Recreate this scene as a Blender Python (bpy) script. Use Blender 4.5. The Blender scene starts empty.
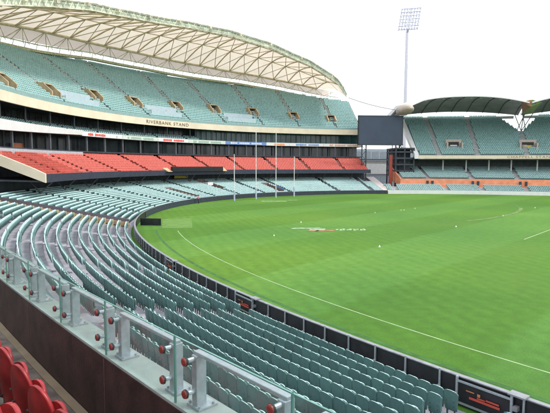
import bpy, math, random
import numpy as np
from mathutils import Vector, Matrix
random.seed(7); rng = np.random.default_rng(7)
scene = bpy.context.scene
col = scene.collection

# ------------------------------------------------------------------ camera
CAM = np.array([-79.345, 10.492, 7.594]); YAW, PIT, ROLL, FPX = 0.83865, -0.08555, 0.0038, 493.48
F_ = np.array([math.sin(YAW)*math.cos(PIT), math.cos(YAW)*math.cos(PIT), math.sin(PIT)])
R0 = np.array([math.cos(YAW), -math.sin(YAW), 0.]); U0 = np.cross(R0, F_)
R_ = R0*math.cos(ROLL)+U0*math.sin(ROLL); U_ = U0*math.cos(ROLL)-R0*math.sin(ROLL)
cd = bpy.data.cameras.new('camera'); cam = bpy.data.objects.new('camera', cd); col.objects.link(cam)
cd.sensor_width = 36; cd.lens = FPX/550*36; cd.clip_start = .05; cd.clip_end = 6000
cam.matrix_world = Matrix(((R_[0], U_[0], -F_[0], CAM[0]), (R_[1], U_[1], -F_[1], CAM[1]), (R_[2], U_[2], -F_[2], CAM[2]), (0, 0, 0, 1)))
scene.camera = cam

# ------------------------------------------------------------------ sky and sun (bright overcast)
SUN_EL, SUN_AZ = math.radians(52), math.radians(135)     # azimuth from north, towards east
w = bpy.data.worlds.new("World"); scene.world = w; w.use_nodes = True
nt = w.node_tree; nt.nodes.clear()
def N(nt, t, **k):
    n = nt.nodes.new(t)
    for a, v in k.items(): setattr(n, a, v)
    return n
out = N(nt, 'ShaderNodeOutputWorld'); bg = N(nt, 'ShaderNodeBackground'); bg.inputs[1].default_value = .112
sky = N(nt, 'ShaderNodeTexSky', sky_type='NISHITA', sun_disc=False, sun_elevation=SUN_EL, sun_rotation=SUN_AZ, air_density=1.0, dust_density=3.0)
tc = N(nt, 'ShaderNodeTexCoord'); mp = N(nt, 'ShaderNodeMapping'); mp.inputs['Scale'].default_value = (1.2, 1.2, 4)
no = N(nt, 'ShaderNodeTexNoise'); no.inputs['Scale'].default_value = 1.7; no.inputs['Detail'].default_value = 5
rp = N(nt, 'ShaderNodeValToRGB'); rp.color_ramp.elements[0].position = .3; rp.color_ramp.elements[1].position = .62
rp.color_ramp.elements[0].color = (.87, .87, .87, 1); rp.color_ramp.elements[1].color = (1, 1, 1, 1)
mx = N(nt, 'ShaderNodeMix', data_type='RGBA'); mx.inputs[7].default_value = (8.6, 8.95, 9.3, 1)
nt.links.new(tc.outputs['Generated'], mp.inputs[0]); nt.links.new(mp.outputs[0], no.inputs[0]); nt.links.new(no.outputs[0], rp.inputs[0])
nt.links.new(rp.outputs[0], mx.inputs[0]); nt.links.new(sky.outputs[0], mx.inputs[6]); nt.links.new(mx.outputs[2], bg.inputs[0]); nt.links.new(bg.outputs[0], out.inputs[0])
sd = bpy.data.lights.new('sun', 'SUN'); sd.energy = 1.5; sd.angle = math.radians(11); sd.color = (1, .96, .9)
so = bpy.data.objects.new('sun', sd); col.objects.link(so)
so.rotation_euler = Vector((-math.sin(SUN_AZ)*math.cos(SUN_EL), -math.cos(SUN_AZ)*math.cos(SUN_EL), -math.sin(SUN_EL))).to_track_quat('-Z', 'Y').to_euler()
scene.view_settings.view_transform = 'Standard'; scene.view_settings.look = 'None'
scene.view_settings.exposure = .78; scene.view_settings.gamma = 1; scene.view_settings.use_curve_mapping = False
scene.cycles.max_bounces = 8; scene.cycles.transparent_max_bounces = 24

# ------------------------------------------------------------------ materials
MATS = {}
def mat(name, c, rough=.6, metal=0., var=.12, scale=3., bump=0., c2=None, spec=.5, coord='Object'):
    if name in MATS: return MATS[name]
    m = bpy.data.materials.new(name); m.use_nodes = True; t = m.node_tree; b = t.nodes['Principled BSDF']
    b.inputs['Roughness'].default_value = rough; b.inputs['Metallic'].default_value = metal
    b.inputs['Specular IOR Level'].default_value = spec
    g = N(t, 'ShaderNodeNewGeometry')
    n = N(t, 'ShaderNodeTexNoise'); n.inputs['Scale'].default_value = scale; n.inputs['Detail'].default_value = 6
    t.links.new(g.outputs['Position'], n.inputs[0])
    r = N(t, 'ShaderNodeValToRGB'); r.color_ramp.elements[0].position = .35; r.color_ramp.elements[1].position = .65
    lo = [x*(1-var) for x in c]; hi = c2 or [min(1, x*(1+var)) for x in c]
    r.color_ramp.elements[0].color = (*lo, 1); r.color_ramp.elements[1].color = (*hi, 1)
    t.links.new(n.outputs[0], r.inputs[0]); t.links.new(r.outputs[0], b.inputs['Base Color'])
    if bump:
        bp = N(t, 'ShaderNodeBump'); bp.inputs['Strength'].default_value = bump; bp.inputs['Distance'].default_value = .02
        n2 = N(t, 'ShaderNodeTexNoise'); n2.inputs['Scale'].default_value = scale*8; n2.inputs['Detail'].default_value = 4
        t.links.new(g.outputs['Position'], n2.inputs[0]); t.links.new(n2.outputs[0], bp.inputs['Height']); t.links.new(bp.outputs[0], b.inputs['Normal'])
    MATS[name] = m; return m
def seat_mat(name, c, rough):
    """plastic whose fading differs a little from seat to seat"""
    m = bpy.data.materials.new(name); m.use_nodes = True; t = m.node_tree; b = t.nodes['Principled BSDF']
    b.inputs['Roughness'].default_value = rough
    g = N(t, 'ShaderNodeNewGeometry'); wn = N(t, 'ShaderNodeTexWhiteNoise', noise_dimensions='1D')
    t.links.new(g.outputs['Random Per Island'], wn.inputs['W'])
    no = N(t, 'ShaderNodeTexNoise'); no.inputs['Scale'].default_value = .12; t.links.new(g.outputs['Position'], no.inputs[0])
    oi = N(t, 'ShaderNodeObjectInfo'); ob = N(t, 'ShaderNodeMath', operation='MULTIPLY_ADD'); ob.inputs[1].default_value = .5; ob.inputs[2].default_value = -.25; t.links.new(oi.outputs['Random'], ob.inputs[0]); a2 = N(t, 'ShaderNodeMath', operation='ADD'); n5 = N(t, 'ShaderNodeTexNoise'); n5.inputs['Scale'].default_value = 9; n5.inputs['Detail'].default_value = 6; t.links.new(g.outputs['Position'], n5.inputs[0]); a3 = N(t, 'ShaderNodeMath', operation='MULTIPLY_ADD'); a3.inputs[1].default_value = .7; t.links.new(n5.outputs[0], a3.inputs[0]); t.links.new(ob.outputs[0], a3.inputs[2])
    a4 = N(t, 'ShaderNodeMath', operation='ADD'); a4.inputs[1].default_value = -.35; t.links.new(a3.outputs[0], a4.inputs[0])
    ad = N(t, 'ShaderNodeMath', operation='MULTIPLY_ADD'); ad.inputs[1].default_value = .55
    t.links.new(wn.outputs[0], ad.inputs[0]); t.links.new(no.outputs[0], ad.inputs[2])
    r = N(t, 'ShaderNodeValToRGB'); r.color_ramp.elements[0].position = .25; r.color_ramp.elements[1].position = 1.
    r.color_ramp.elements[0].color = (*[x*.78 for x in c], 1); r.color_ramp.elements[1].color = (*[min(1, x*1.22) for x in c], 1)
    t.links.new(ad.outputs[0], a2.inputs[0]); t.links.new(a4.outputs[0], a2.inputs[1]); t.links.new(a2.outputs[0], r.inputs[0]); t.links.new(r.outputs[0], b.inputs['Base Color'])
    MATS[name] = m; return m
M_back = seat_mat('teal_seat_shell', (.070, .155, .148), .42)  # shade on the seat rears painted in as a darker teal
M_face = seat_mat('teal_seat_front_lit', (.38, .535, .525), .6)  # same plastic; daylight on fronts and pans painted in as a paler teal
M_upper = seat_mat('teal_seat_upper', (.25, .42, .405), .5)
M_red = seat_mat('red_seat_tier', (.50, .095, .072), .5)
M_redn = mat('red_seat_gloss', (.27, .012, .015), .38, var=.35, scale=7)
M_leg = mat('seat_bracket_steel', (.06, .08, .08), .5, .3)
M_conc = mat('terrace_concrete', (.275, .27, .305), .85, var=.2, scale=1.2, bump=.3)
M_concw = mat('pale_concrete', (.46, .45, .46), .8, var=.15, scale=.8)
M_floor = mat('brown_floor_concrete', (.135, .115, .10), .85, var=.4, scale=5., bump=.5)
M_wall = mat('maroon_board', (.034, .017, .016), .55, var=.45, scale=4, bump=.2)
M_ledge = mat('pale_green_ledge', (.26, .30, .285), .5, var=.12, scale=4)
M_steel = mat('brushed_steel', (.38, .42, .46), .38, .45, var=.1, scale=20)
M_redcap = mat('red_plastic_cap', (.20, .035, .03), .35, var=.1)
M_rubber = mat('black_rubber', (.02, .02, .022), .6)
M_cream = mat('cream_paint', (.74, .66, .50), .6, var=.06, scale=.5)
M_truss = mat('tan_roof_steel', (.70, .60, .42), .6, var=.15, scale=1)
M_rim = mat('weathered_rim_steel', (.60, .57, .42), .6, var=.35, scale=.9)
M_gutter = mat('pale_green_gutter', (.58, .66, .53), .6, var=.3, scale=.8)
M_white = mat('white_paint', (.8, .8, .8), .5, var=.04, scale=1)
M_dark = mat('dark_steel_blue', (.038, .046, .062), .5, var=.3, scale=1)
M_black = mat('black_fence_board', (.012, .013, .017), .45, var=.4, scale=2)
M_navy = mat('navy_fence_board', (.03, .037, .06), .5, var=.2, scale=2)
M_capg = mat('grey_fence_cap', (.24, .25, .275), .5, .2, var=.15, scale=4)
M_dglass = mat('dark_box_glass', (.04, .052, .062), .15, var=.5, scale=.35, spec=.6)
M_tglass = mat('teal_box_glass', (.05, .12, .12), .12, var=.5, scale=.3)
M_orange = mat('orange_wall', (.86, .32, .17), .7, var=.12, scale=.8)
M_screen = mat('slate_board_face', (.048, .066, .112), .5, var=.08, scale=.4)
M_tan = mat('tan_portal_wall', (.50, .38, .23), .7, var=.2, scale=1)
M_pblue = mat('pale_blue_glazing', (.44, .54, .58), .4, var=.06, scale=1.5)
M_brown = mat('brown_letter', (.20, .14, .08), .6)
M_roofu = mat('slate_roof_lining', (.50, .46, .51), .55, var=.12, scale=.4)
M_line = mat('line_paint', (.27, .38, .19), .9, var=.12, scale=2)
M_linef = mat('faded_line_paint', (.08, .19, .045), .9, var=.25, scale=1)
M_yturf = mat('yellowed_turf', (.105, .215, .035), .95, var=.15, scale=1.2)
M_ads = {k: mat('ad_'+k, c, .5, var=.05) for k, c in dict(red=(.75, .08, .07), white=(.75, .75, .74), green=(.32, .48, .38), blue=(.14, .26, .55), orange=(.85, .34, .14), paleblue=(.5, .6, .75)).items()}
M_pink = mat('pink_cloth', (.55, .22, .30), .9); M_trou = mat('dark_cloth', (.03, .03, .05), .9)
M_skin = mat('skin', (.45, .26, .19), .6); M_hair = mat('dark_hair', (.03, .02, .015), .7); M_cone = mat('cone_white', (.8, .85, .5), .6); M_conew = mat('marker_white', (.8, .82, .8), .6)
M_yel = mat('yellow_paint', (.62, .48, .08), .7); M_bluep = mat('blue_padding', (.10, .20, .42), .6)
def fabric_mat(name, c, tr=.5):
    m = bpy.data.materials.new(name); m.use_nodes = True; t = m.node_tree; t.nodes.clear()
    o = N(t, 'ShaderNodeOutputMaterial'); d = N(t, 'ShaderNodeBsdfDiffuse'); l = N(t, 'ShaderNodeBsdfTranslucent'); x = N(t, 'ShaderNodeMixShader'); x.inputs[0].default_value = tr
    g = N(t, 'ShaderNodeNewGeometry'); n = N(t, 'ShaderNodeTexNoise'); n.inputs['Scale'].default_value = .25; n.inputs['Detail'].default_value = 5; t.links.new(g.outputs['Position'], n.inputs[0])
    r = N(t, 'ShaderNodeValToRGB'); r.color_ramp.elements[0].position = .35; r.color_ramp.elements[1].position = .65; r.color_ramp.elements[0].color = (*[v*.92 for v in c], 1); r.color_ramp.elements[1].color = (*c, 1)
    t.links.new(n.outputs[0], r.inputs[0])
    for q in (d, l): t.links.new(r.outputs[0], q.inputs[0])
    t.links.new(d.outputs[0], x.inputs[1]); t.links.new(l.outputs[0], x.inputs[2]); t.links.new(x.outputs[0], o.inputs[0]); MATS[name] = m; return m
def glass_mat():
    m = bpy.data.materials.new('clear_safety_glass'); m.use_nodes = True; t = m.node_tree; t.nodes.clear()
    o = N(t, 'ShaderNodeOutputMaterial'); tr = N(t, 'ShaderNodeBsdfTransparent'); tr.inputs[0].default_value = (.93, .97, .96, 1)
    gl = N(t, 'ShaderNodeBsdfGlossy'); gl.inputs['Roughness'].default_value = .03; gl.inputs[0].default_value = (.9, 1, .97, 1)
    df = N(t, 'ShaderNodeBsdfDiffuse'); df.inputs[0].default_value = (.45, .62, .60, 1)
    lw = N(t, 'ShaderNodeLayerWeight'); lw.inputs[0].default_value = .5; pw = N(t, 'ShaderNodeMath', operation='POWER'); pw.inputs[1].default_value = 4.; t.links.new(lw.outputs['Facing'], pw.inputs[0]); fr = N(t, 'ShaderNodeMath', operation='MULTIPLY_ADD'); fr.inputs[1].default_value = .5; fr.inputs[2].default_value = .03; t.links.new(pw.outputs[0], fr.inputs[0])
    n = N(t, 'ShaderNodeTexNoise'); n.inputs['Scale'].default_value = 4; n.inputs['Detail'].default_value = 8
    g = N(t, 'ShaderNodeNewGeometry'); t.links.new(g.outputs['Position'], n.inputs[0])
    mr = N(t, 'ShaderNodeMapRange'); mr.inputs[1].default_value = .35; mr.inputs[2].default_value = .75; mr.inputs[3].default_value = .02; mr.inputs[4].default_value = .12
    t.links.new(n.outputs[0], mr.inputs[0])
    m1 = N(t, 'ShaderNodeMixShader'); m2 = N(t, 'ShaderNodeMixShader')
    t.links.new(mr.outputs[0], m1.inputs[0]); t.links.new(tr.outputs[0], m1.inputs[1]); t.links.new(df.outputs[0], m1.inputs[2])
    t.links.new(fr.outputs[0], m2.inputs[0]); t.links.new(m1.outputs[0], m2.inputs[1]); t.links.new(gl.outputs[0], m2.inputs[2]); t.links.new(m2.outputs[0], o.inputs[0])
    return m
M_glass = glass_mat()
M_cream2 = fabric_mat('cream_roof_lining', (.95, .85, .73), .62)
M_member = fabric_mat('white_roof_membrane', (.96, .96, .96), .62)
M_skirt = fabric_mat('skirt_cream', (.85, .74, .68), .5)
M_gedge = mat('glass_edge', (.10, .26, .22), .2, var=.1)

# ------------------------------------------------------------------ ground plan: the oval fence is an ellipse; everything is (theta, offset D outwards, z)
A, B = 65.21, 89.15
def P(t, D, z=0.):
    r = math.radians(t); n = np.array([B*math.cos(r), A*math.sin(r)]); n /= np.linalg.norm(n)
    return (A*math.cos(r)+n[0]*D, B*math.sin(r)+n[1]*D, z)
def frame(t):
    r = math.radians(t); n = np.array([B*math.cos(r), A*math.sin(r)]); n /= np.linalg.norm(n)
    return n, np.array([-n[1], n[0]])          # outward, tangent (increasing theta)
_T = np.linspace(-20, 220, 12001)
def arclen(D):
    r = np.radians(_T); n = np.c_[B*np.cos(r), A*np.sin(r)]; n /= np.linalg.norm(n, axis=1)[:, None]
    q = np.c_[A*np.cos(r), B*np.sin(r)]+n*D
    return np.r_[0, np.cumsum(np.linalg.norm(np.diff(q, axis=0), axis=1))]
def along(D, t0, t1, step):
    """theta values at equal arc steps on offset curve D"""
    s = arclen(D); a, b = np.interp([t0, t1], _T, s)
    k = np.arange(a+step/2, b-step/2+1e-6, step); return np.interp(k, s, _T)
def interp(tab):
    k = sorted(tab); v = [tab[x] for x in k]
    return lambda t: float(np.interp(t, k, v))

# ------------------------------------------------------------------ mesh helpers
class MB:
    def __init__(s): s.v = []; s.f = []; s.m = []
    def add(s, vs, fs, mi=0):
        o = len(s.v); s.v += [tuple(x) for x in vs]; s.f += [[i+o for i in f] for f in fs]; s.m += [mi]*len(fs)
    def box(s, c, sz, ax=None, mi=0):
        """c centre, sz full sizes, ax 3 unit axes"""
        c = np.array(c, float); ax = ax or ((1, 0, 0), (0, 1, 0), (0, 0, 1)); ax = [np.array(a, float) for a in ax]
        vs = [c+ax[0]*sz[0]/2*i+ax[1]*sz[1]/2*j+ax[2]*sz[2]/2*k for i in (-1, 1) for j in (-1, 1) for k in (-1, 1)]
        s.add(vs, [(0, 1, 3, 2), (4, 6, 7, 5), (0, 4, 5, 1), (2, 3, 7, 6), (0, 2, 6, 4), (1, 5, 7, 3)], mi)
    def tbox(s, t, D, z, w, d, h, mi=0):
        """box standing on z at (t, D): width along the row, depth outwards"""
        n, tg = frame(t); p = P(t, D, z+h/2)
        s.box(p, (w, d, h), ((tg[0], tg[1], 0), (n[0], n[1], 0), (0, 0, 1)), mi)
    def tube(s, a, b, r, n=6, r2=None, mi=0):
        a = np.array(a, float); b = np.array(b, float); d = b-a; L = np.linalg.norm(d)
        if L < 1e-6: return
        d /= L; u = np.cross(d, (0, 0, 1) if abs(d[2]) < .9 else (1, 0, 0)); u /= np.linalg.norm(u); w_ = np.cross(d, u); r2 = r if r2 is None else r2
        vs = []
        for i in range(n):
            an = 2*math.pi*i/n; e = u*math.cos(an)+w_*math.sin(an); vs += [a+e*r, b+e*r2]
        s.add(vs, [(2*i, 2*i+1, (2*i+3) % (2*n), (2*i+2) % (2*n)) for i in range(n)]+[[2*i for i in range(n)][::-1], [2*i+1 for i in range(n)]], mi)
    def sweep(s, prof, t0, t1, n, closed=True, caps=True, mi=0):
        """prof: list of (D, z) or function theta -> list; swept round the oval"""
        L = []
        for t in np.linspace(t0, t1, n+1):
            pr = prof(t) if callable(prof) else prof; L.append([P(t, D, z) for D, z in pr])
        m = len(L[0]); vs = [p for r in L for p in r]; fs = []
        for i in range(n):
            for j in range(m if closed else m-1):
                k = (j+1) % m; fs.append((i*m+j, i*m+k, (i+1)*m+k, (i+1)*m+j))
        if closed and caps: fs += [list(range(m))[::-1], [n*m+j for j in range(m)]]
        s.add(vs, fs, mi)
    def bar(s, D0, D1, z0, z1, t0, t1, n, mi=0): s.sweep([(D0, z0), (D1, z0), (D1, z1), (D0, z1)], t0, t1, n, mi=mi)
    def build(s, name, mats, parent=None, smooth=False):
        me = bpy.data.meshes.new(name); me.from_pydata(s.v, [], s.f)
        mats = mats if isinstance(mats, (list, tuple)) else [mats]
        for m in mats: me.materials.append(m)
        if len(mats) > 1: me.polygons.foreach_set('material_index', s.m)
        me.update()
        o = bpy.data.objects.new(name, me); col.objects.link(o)
        if smooth: me.polygons.foreach_set('use_smooth', [True]*len(me.polygons))
        if parent: o.parent = parent
        return o
def tag(o, label=None, cat=None, group=None, kind=None):
    if label: o['label'] = label
    if cat: o['category'] = cat
    if group: o['group'] = group
    if kind: o['kind'] = kind
    return o
def empty(name, label, cat, group=None, loc=(0, 0, 0)):
    o = bpy.data.objects.new(name, None); col.objects.link(o); o.location = loc; o.empty_display_size = .2
    return tag(o, label, cat, group)
def root_at(mb, base):
    mb.v = [(x-base[0], y-base[1], z-base[2]) for x, y, z in mb.v]; return mb
ORD = 'first second third fourth fifth sixth seventh eighth ninth tenth eleventh twelfth thirteenth fourteenth fifteenth sixteenth seventeenth eighteenth nineteenth'.split()
TENS = {2: 'twenty', 3: 'thirty', 4: 'forty', 5: 'fifty', 6: 'sixty', 7: 'seventy', 8: 'eighty', 9: 'ninety'}
TORD = {2: 'twentieth', 3: 'thirtieth', 4: 'fortieth', 5: 'fiftieth', 6: 'sixtieth', 7: 'seventieth', 8: 'eightieth', 9: 'ninetieth'}
def ordn(i):
    if i < 20: return ORD[i-1]
    if i >= 100: return 'hundred-and-'+ordn(i-100) if i > 100 else 'hundredth'
    return TORD[i//10] if i % 10 == 0 else TENS[i//10]+'-'+ORD[i % 10-1]

def text_mesh(txt, size, extrude=.02):
    """letters as mesh data in local XY"""
    cu = bpy.data.curves.new('t', 'FONT'); cu.body = txt; cu.size = size; cu.extrude = extrude; cu.space_character = 1.18; cu.align_x = 'CENTER'; cu.align_y = 'CENTER'; cu.resolution_u = 3
    o = bpy.data.objects.new('t', cu); col.objects.link(o); dg = bpy.context.evaluated_depsgraph_get()
    me = bpy.data.meshes.new_from_object(o.evaluated_get(dg)); bpy.data.objects.remove(o); bpy.data.curves.remove(cu)
    v = np.array([x.co[:] for x in me.vertices]); f = [list(p.vertices) for p in me.polygons]; bpy.data.meshes.remove(me)
    return v, f
def curved_text(txt, size, tc_, D, z, mtl, parent, stretch=1.):
    """lettering bent along the offset curve, read from inside the ground"""
    v, f = text_mesh(txt, size); s = arclen(D); s0 = np.interp(tc_, _T, s)
    mb = MB(); out = []
    for x, y, e in v:
        t = float(np.interp(s0-x*stretch, s, _T)); out.append(P(t, D-e, z+y))
    mb.add(out, f); return mb.build('lettering', mtl, parent)

# ================================================================== GROUND AND FIELD
g = MB(); g.add([(-1500, -1500, -.06), (1500, -1500, -.06), (1500, 1500, -.06), (-1500, 1500, -.06)], [(0, 1, 2, 3)])
tag(g.build('ground', mat('asphalt_ground', (.17, .17, .17), .9, var=.2, scale=.3)), kind='structure')
def grass_mat():
    m = bpy.data.materials.new('mown_grass'); m.use_nodes = True; t = m.node_tree; b = t.nodes['Principled BSDF']
    b.inputs['Roughness'].default_value = .85; b.inputs['Specular IOR Level'].default_value = .15; b.inputs['Sheen Weight'].default_value = .17; b.inputs['Sheen Roughness'].default_value = .45; b.inputs['Sheen Tint'].default_value = (.42, .85, .16, 1)
    g = N(t, 'ShaderNodeNewGeometry'); L = t.links.new
    def noise(sc, det=4, vec=None):
        n = N(t, 'ShaderNodeTexNoise'); n.inputs['Scale'].default_value = sc; n.inputs['Detail'].default_value = det; L(vec or g.outputs['Position'], n.inputs[0]); return n.outputs[0]
    def ramp(i, stops):
        r = N(t, 'ShaderNodeValToRGB'); e = r.color_ramp.elements
        e[0].position, e[0].color = stops[0][0], (*stops[0][1], 1); e[1].position, e[1].color = stops[-1][0], (*stops[-1][1], 1)
        for q, c in stops[1:-1]: x = e.new(q); x.color = (*c, 1)
        L(i, r.inputs[0]); return r.outputs[0]
    def mixc(f, a, b_, mode='MIX'):
        x = N(t, 'ShaderNodeMix', data_type='RGBA', blend_type=mode)
        if isinstance(f, float): x.inputs[0].default_value = f
        else: L(f, x.inputs[0])
        L(a, x.inputs[6]); L(b_, x.inputs[7]); return x.outputs[2]
    sp = N(t, 'ShaderNodeSeparateXYZ'); L(g.outputs['Position'], sp.inputs[0])
    # wobble + mowing bands across y
    wob = N(t, 'ShaderNodeMath', operation='MULTIPLY_ADD'); wob.inputs[1].default_value = 1.3; L(noise(.12, 2), wob.inputs[0]); L(sp.outputs[1], wob.inputs[2])
    br = N(t, 'ShaderNodeMath', operation='MULTIPLY_ADD'); br.inputs[1].default_value = 1/17.; br.inputs[2].default_value = -34.1/17.+10; L(wob.outputs[0], br.inputs[0])
    fr = N(t, 'ShaderNodeMath', operation='FRACT'); L(br.outputs[0], fr.inputs[0])
    band = ramp(fr.outputs[0], [(0, (0, 0, 0)), (.03, (1, 1, 1)), (.5, (.9, .9, .9)), (.53, (.15,)*3), (.97, (.0,)*3), (1, (0,)*3)])
    base = ramp(noise(.045, 5), [(.32, (.046, .126, .018)), (.5, (.064, .155, .020)), (.68, (.095, .188, .023))])
    fine = ramp(noise(1.6, 8), [(.3, (.86,)*3), (.7, (1.13,)*3)])
    c = mixc(1., base, fine, 'MULTIPLY')
    blade = ramp(noise(14, 3), [(.3, (.84,)*3), (.7, (1.15,)*3)]); c = mixc(1., c, blade, 'MULTIPLY')
    bc = ramp(band, [(0, (1.10, 1.09, 1.35)), (1, (.86, .89, .68))]); c = mixc(1., c, bc, 'MULTIPLY')
    # narrow cross mowing, faint
    w1 = N(t, 'ShaderNodeTexWave', wave_type='BANDS'); w1.inputs['Scale'].default_value = .28; w1.inputs['Distortion'].default_value = 1.5; w1.inputs['Detail'].default_value = 2
    mpp = N(t, 'ShaderNodeMapping'); mpp.inputs['Rotation'].default_value = (0, 0, .55); L(g.outputs['Position'], mpp.inputs[0]); L(mpp.outputs[0], w1.inputs[0])
    c = mixc(1., c, ramp(w1.outputs[0], [(0, (.95,)*3), (1, (1.06,)*3)]), 'MULTIPLY')
    # worn yellow patches on the turf (broad, irregular)
    wear = ramp(noise(.07, 6), [(.54, (0, 0, 0)), (.74, (.42,)*3)])
    yl = N(t, 'ShaderNodeRGB'); yl.outputs[0].default_value = (.10, .165, .028, 1); c = mixc(wear, c, yl.outputs[0])
    L(c, b.inputs['Base Color'])
    bp = N(t, 'ShaderNodeBump'); bp.inputs['Strength'].default_value = .35; bp.inputs['Distance'].default_value = .03; L(noise(22, 4), bp.inputs['Height']); L(bp.outputs[0], b.inputs['Normal'])
    return m
M_grass = grass_mat()
g = MB(); ts = np.linspace(0, 360, 241)[:-1]; g.add([P(t, .40, 0) for t in ts], [list(range(240))]); tag(g.build('grass_field', M_grass), kind='structure')
# painted lines, 4 mm above the turf
def line_pts(pts, wd, z, mb):
    pts = [np.array(p, float) for p in pts]; vs = []
    for i, p in enumerate(pts):
        d = pts[min(i+1, len(pts)-1)]-pts[max(i-1, 0)]; d /= np.linalg.norm(d); n = np.array([-d[1], d[0]]); vs += [(*(p+n*wd/2), z), (*(p-n*wd/2), z)]
    mb.add(vs, [(2*i, 2*i+1, 2*i+3, 2*i+2) for i in range(len(pts)-1)])
a, b = 60.49, 84.43
el = lambda t0, t1, n=90: [(a*math.cos(math.radians(t)), b*math.sin(math.radians(t))) for t in np.linspace(t0, t1, n)]
mb = MB(); line_pts(el(138.5, 200), .085, .005, mb)
line_pts([(-25, 25), (25, 25)], .14, .005, mb); tag(mb.build('painted_lines', M_line), kind='structure')
mb = MB(); line_pts(el(20, 130), .11, .005, mb); line_pts([(-25, 25), (-25, -25)], .12, .009, mb)
line_pts([(50*math.cos(math.radians(t)), b-50*math.sin(math.radians(t))) for t in np.linspace(15, 165, 90)], .16, .013, mb)
line_pts([(-3.2, b-.3), (-3.2, b-9), (3.2, b-9), (3.2, b-.3)], .1, .009, mb); tag(mb.build('worn_painted_lines', M_linef), kind='structure')
mb = MB(); line_pts([(50.3*math.cos(math.radians(t)), b-50.3*math.sin(math.radians(t))) for t in np.linspace(72, 104, 60)], .5, .009, mb)
mb.build('worn_turf', mat('worn_arc_turf', (.115, .190, .038), .95, var=.25, scale=.6)); tag(bpy.data.objects['worn_turf'], kind='structure')
mb = MB(); mb.sweep([(-2.45, .006), (-2.2, .006)], 138, 182, 60, closed=False); mb.build('turf_seam', mat('turf_seam_green', (.036, .120, .022), .95, var=.25, scale=1.5)); tag(bpy.data.objects['turf_seam'], kind='structure')
# painted field logo, red and white
mb = MB()
def quadw(c, ux, uy, w_, h, z, mi=0, sk=0.):
    c = np.array(c, float); ux = np.array(ux, float); uy = np.array(uy, float)
    mb.add([(*(c+ux*(x*w_/2+sk*y)+uy*y*h/2), z) for x, y in ((-1, -1), (1, -1), (1, 1), (-1, 1))], [(0, 1, 2, 3)], mi)
rx = np.array([.70, -.71]); ry = np.array([.71, .70])
cx = np.array([-33.6, 45.2])
quadw(cx+rx*-1.0+ry*1.1, rx, ry, 3.4, .9, .017, 1, .3); quadw(cx+rx*.2+ry*0, rx, ry, 1.8, 1.6, .017, 1, .2); quadw(cx+rx*1.0-ry*1.0, rx, ry, 2.2, .9, .021, 0, .3); quadw(cx+rx*-.4-ry*1.1, rx, ry, 1.2, .8, .021, 0, .2)
for i in range(9): quadw(cx+rx*(2.5+i*.40)-ry*(.1+.3*(i % 2)), rx, ry, .30, 1.0+.5*((i*7) % 3)/2, .017, 1, .12)
tag(mb.build('painted_logo', [mat('logo_red', (.30, .15, .07), .9, var=.45, scale=2), mat('logo_white', (.24, .36, .20), .9, var=.45, scale=2)]), kind='structure')
mb = MB(); quadw((-4.2, 78.3), rx, ry, 5.2, 1.6, .017); quadw((0.5, 77.4), rx, ry, 2.2, .8, .017)
tag(mb.build('painted_goal_mark', MATS['logo_white']), kind='structure')
# yellowed turf patch by the black board
mb = MB(); mb.add([(-39.5, 67.0, .006), (-36.2, 64.9, .006), (-42.6, 56.7, .006), (-45.1, 59.3, .006)], [(0, 1, 2, 3)]); tag(mb.build('turf_patch', M_yturf), kind='structure')

# ================================================================== LOWER BOWL (terraces and seats)
AISLES = [59.5, 67, 78.3, 85, 91.9, 98.6, 106.4, 113.2, 120, 127.2, 142.6, 149.2, 155.8, 162.6, 170.25, 176.6]
WIDE = 135.3
VOMS = [(102.2, 103.7, 3.1, 9.6), (90.6, 92.6, 8., 15.), (79.2, 80.7, 2.8, 10.4)]
TR, RI = .85, .17
def kmax(t): return 19 if t < 150 else (12 if t < 155.8 else (11 if t < 162.6 else 9))
def terr(k): # profile of k steps
    pr = [(.45, 0.), (.45, .03)]
    for i in range(k): pr += [(1.22+TR*i, .03+RI*i), (1.22+TR*i, .03+RI*(i+1))]
    return pr
mb = MB()
mb.sweep(terr(19)+[(17.9, .03+RI*19), (17.9, -.05)], 57.2, 150, 150, closed=False)
mb.sweep(terr(12)+[(12.6, .03+RI*12)], 150, 155.8, 16, closed=False)
mb.sweep(terr(11)+[(12.6, .03+RI*11)], 155.8, 162.6, 16, closed=False)
mb.sweep(terr(9)+[(12.6, .03+RI*9)], 162.6, 182, 40, closed=False)
# half steps in the aisles
def half_steps(mb, t, k, w_=1.0, D0=.0):
    for i in range(k): mb.tbox(t, D0+1.22+TR*i-.15, .03+RI*i, w_, .3, RI/2)
for t in AISLES: half_steps(mb, t, kmax(t))
tag(mb.build('lower_terrace', M_conc), kind='structure')
mb = MB(); mb.sweep([(.40, .0), (.40, .012), (.45, .012)], 57.2, 182, 160, closed=False); tag(mb.build('turf_strip', M_grass), kind='structure')

def arcs_clear(t, D, lst, half=.55):
    n = np.radians(1)*np.hypot(A*math.sin(math.radians(t)), B*math.cos(math.radians(t)))
    r = n*(1+D/75.); return all(abs(t-x)*r > half for x in lst), r
SEATS = []      # (t, D, z, row) lower bowl teal
PITCH = .45
for k in range(19):
    D = 1.0+TR*k; z = .03+RI*k
    edges = [57.3]+AISLES+[182]
    for t in along(D, 57.3, 181, PITCH):
        if k >= kmax(t): continue
        ok, r = arcs_clear(t, D, AISLES)
        if not ok or abs(t-WIDE)*r < 1.9: continue
        if any(v0 < t < v1 and d0-.6 < D < d1+.3 for v0, v1, d0, d1 in VOMS): continue
        if t < 58.8 and k > 12: continue
        SEATS.append((t, D, z, k))

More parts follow.
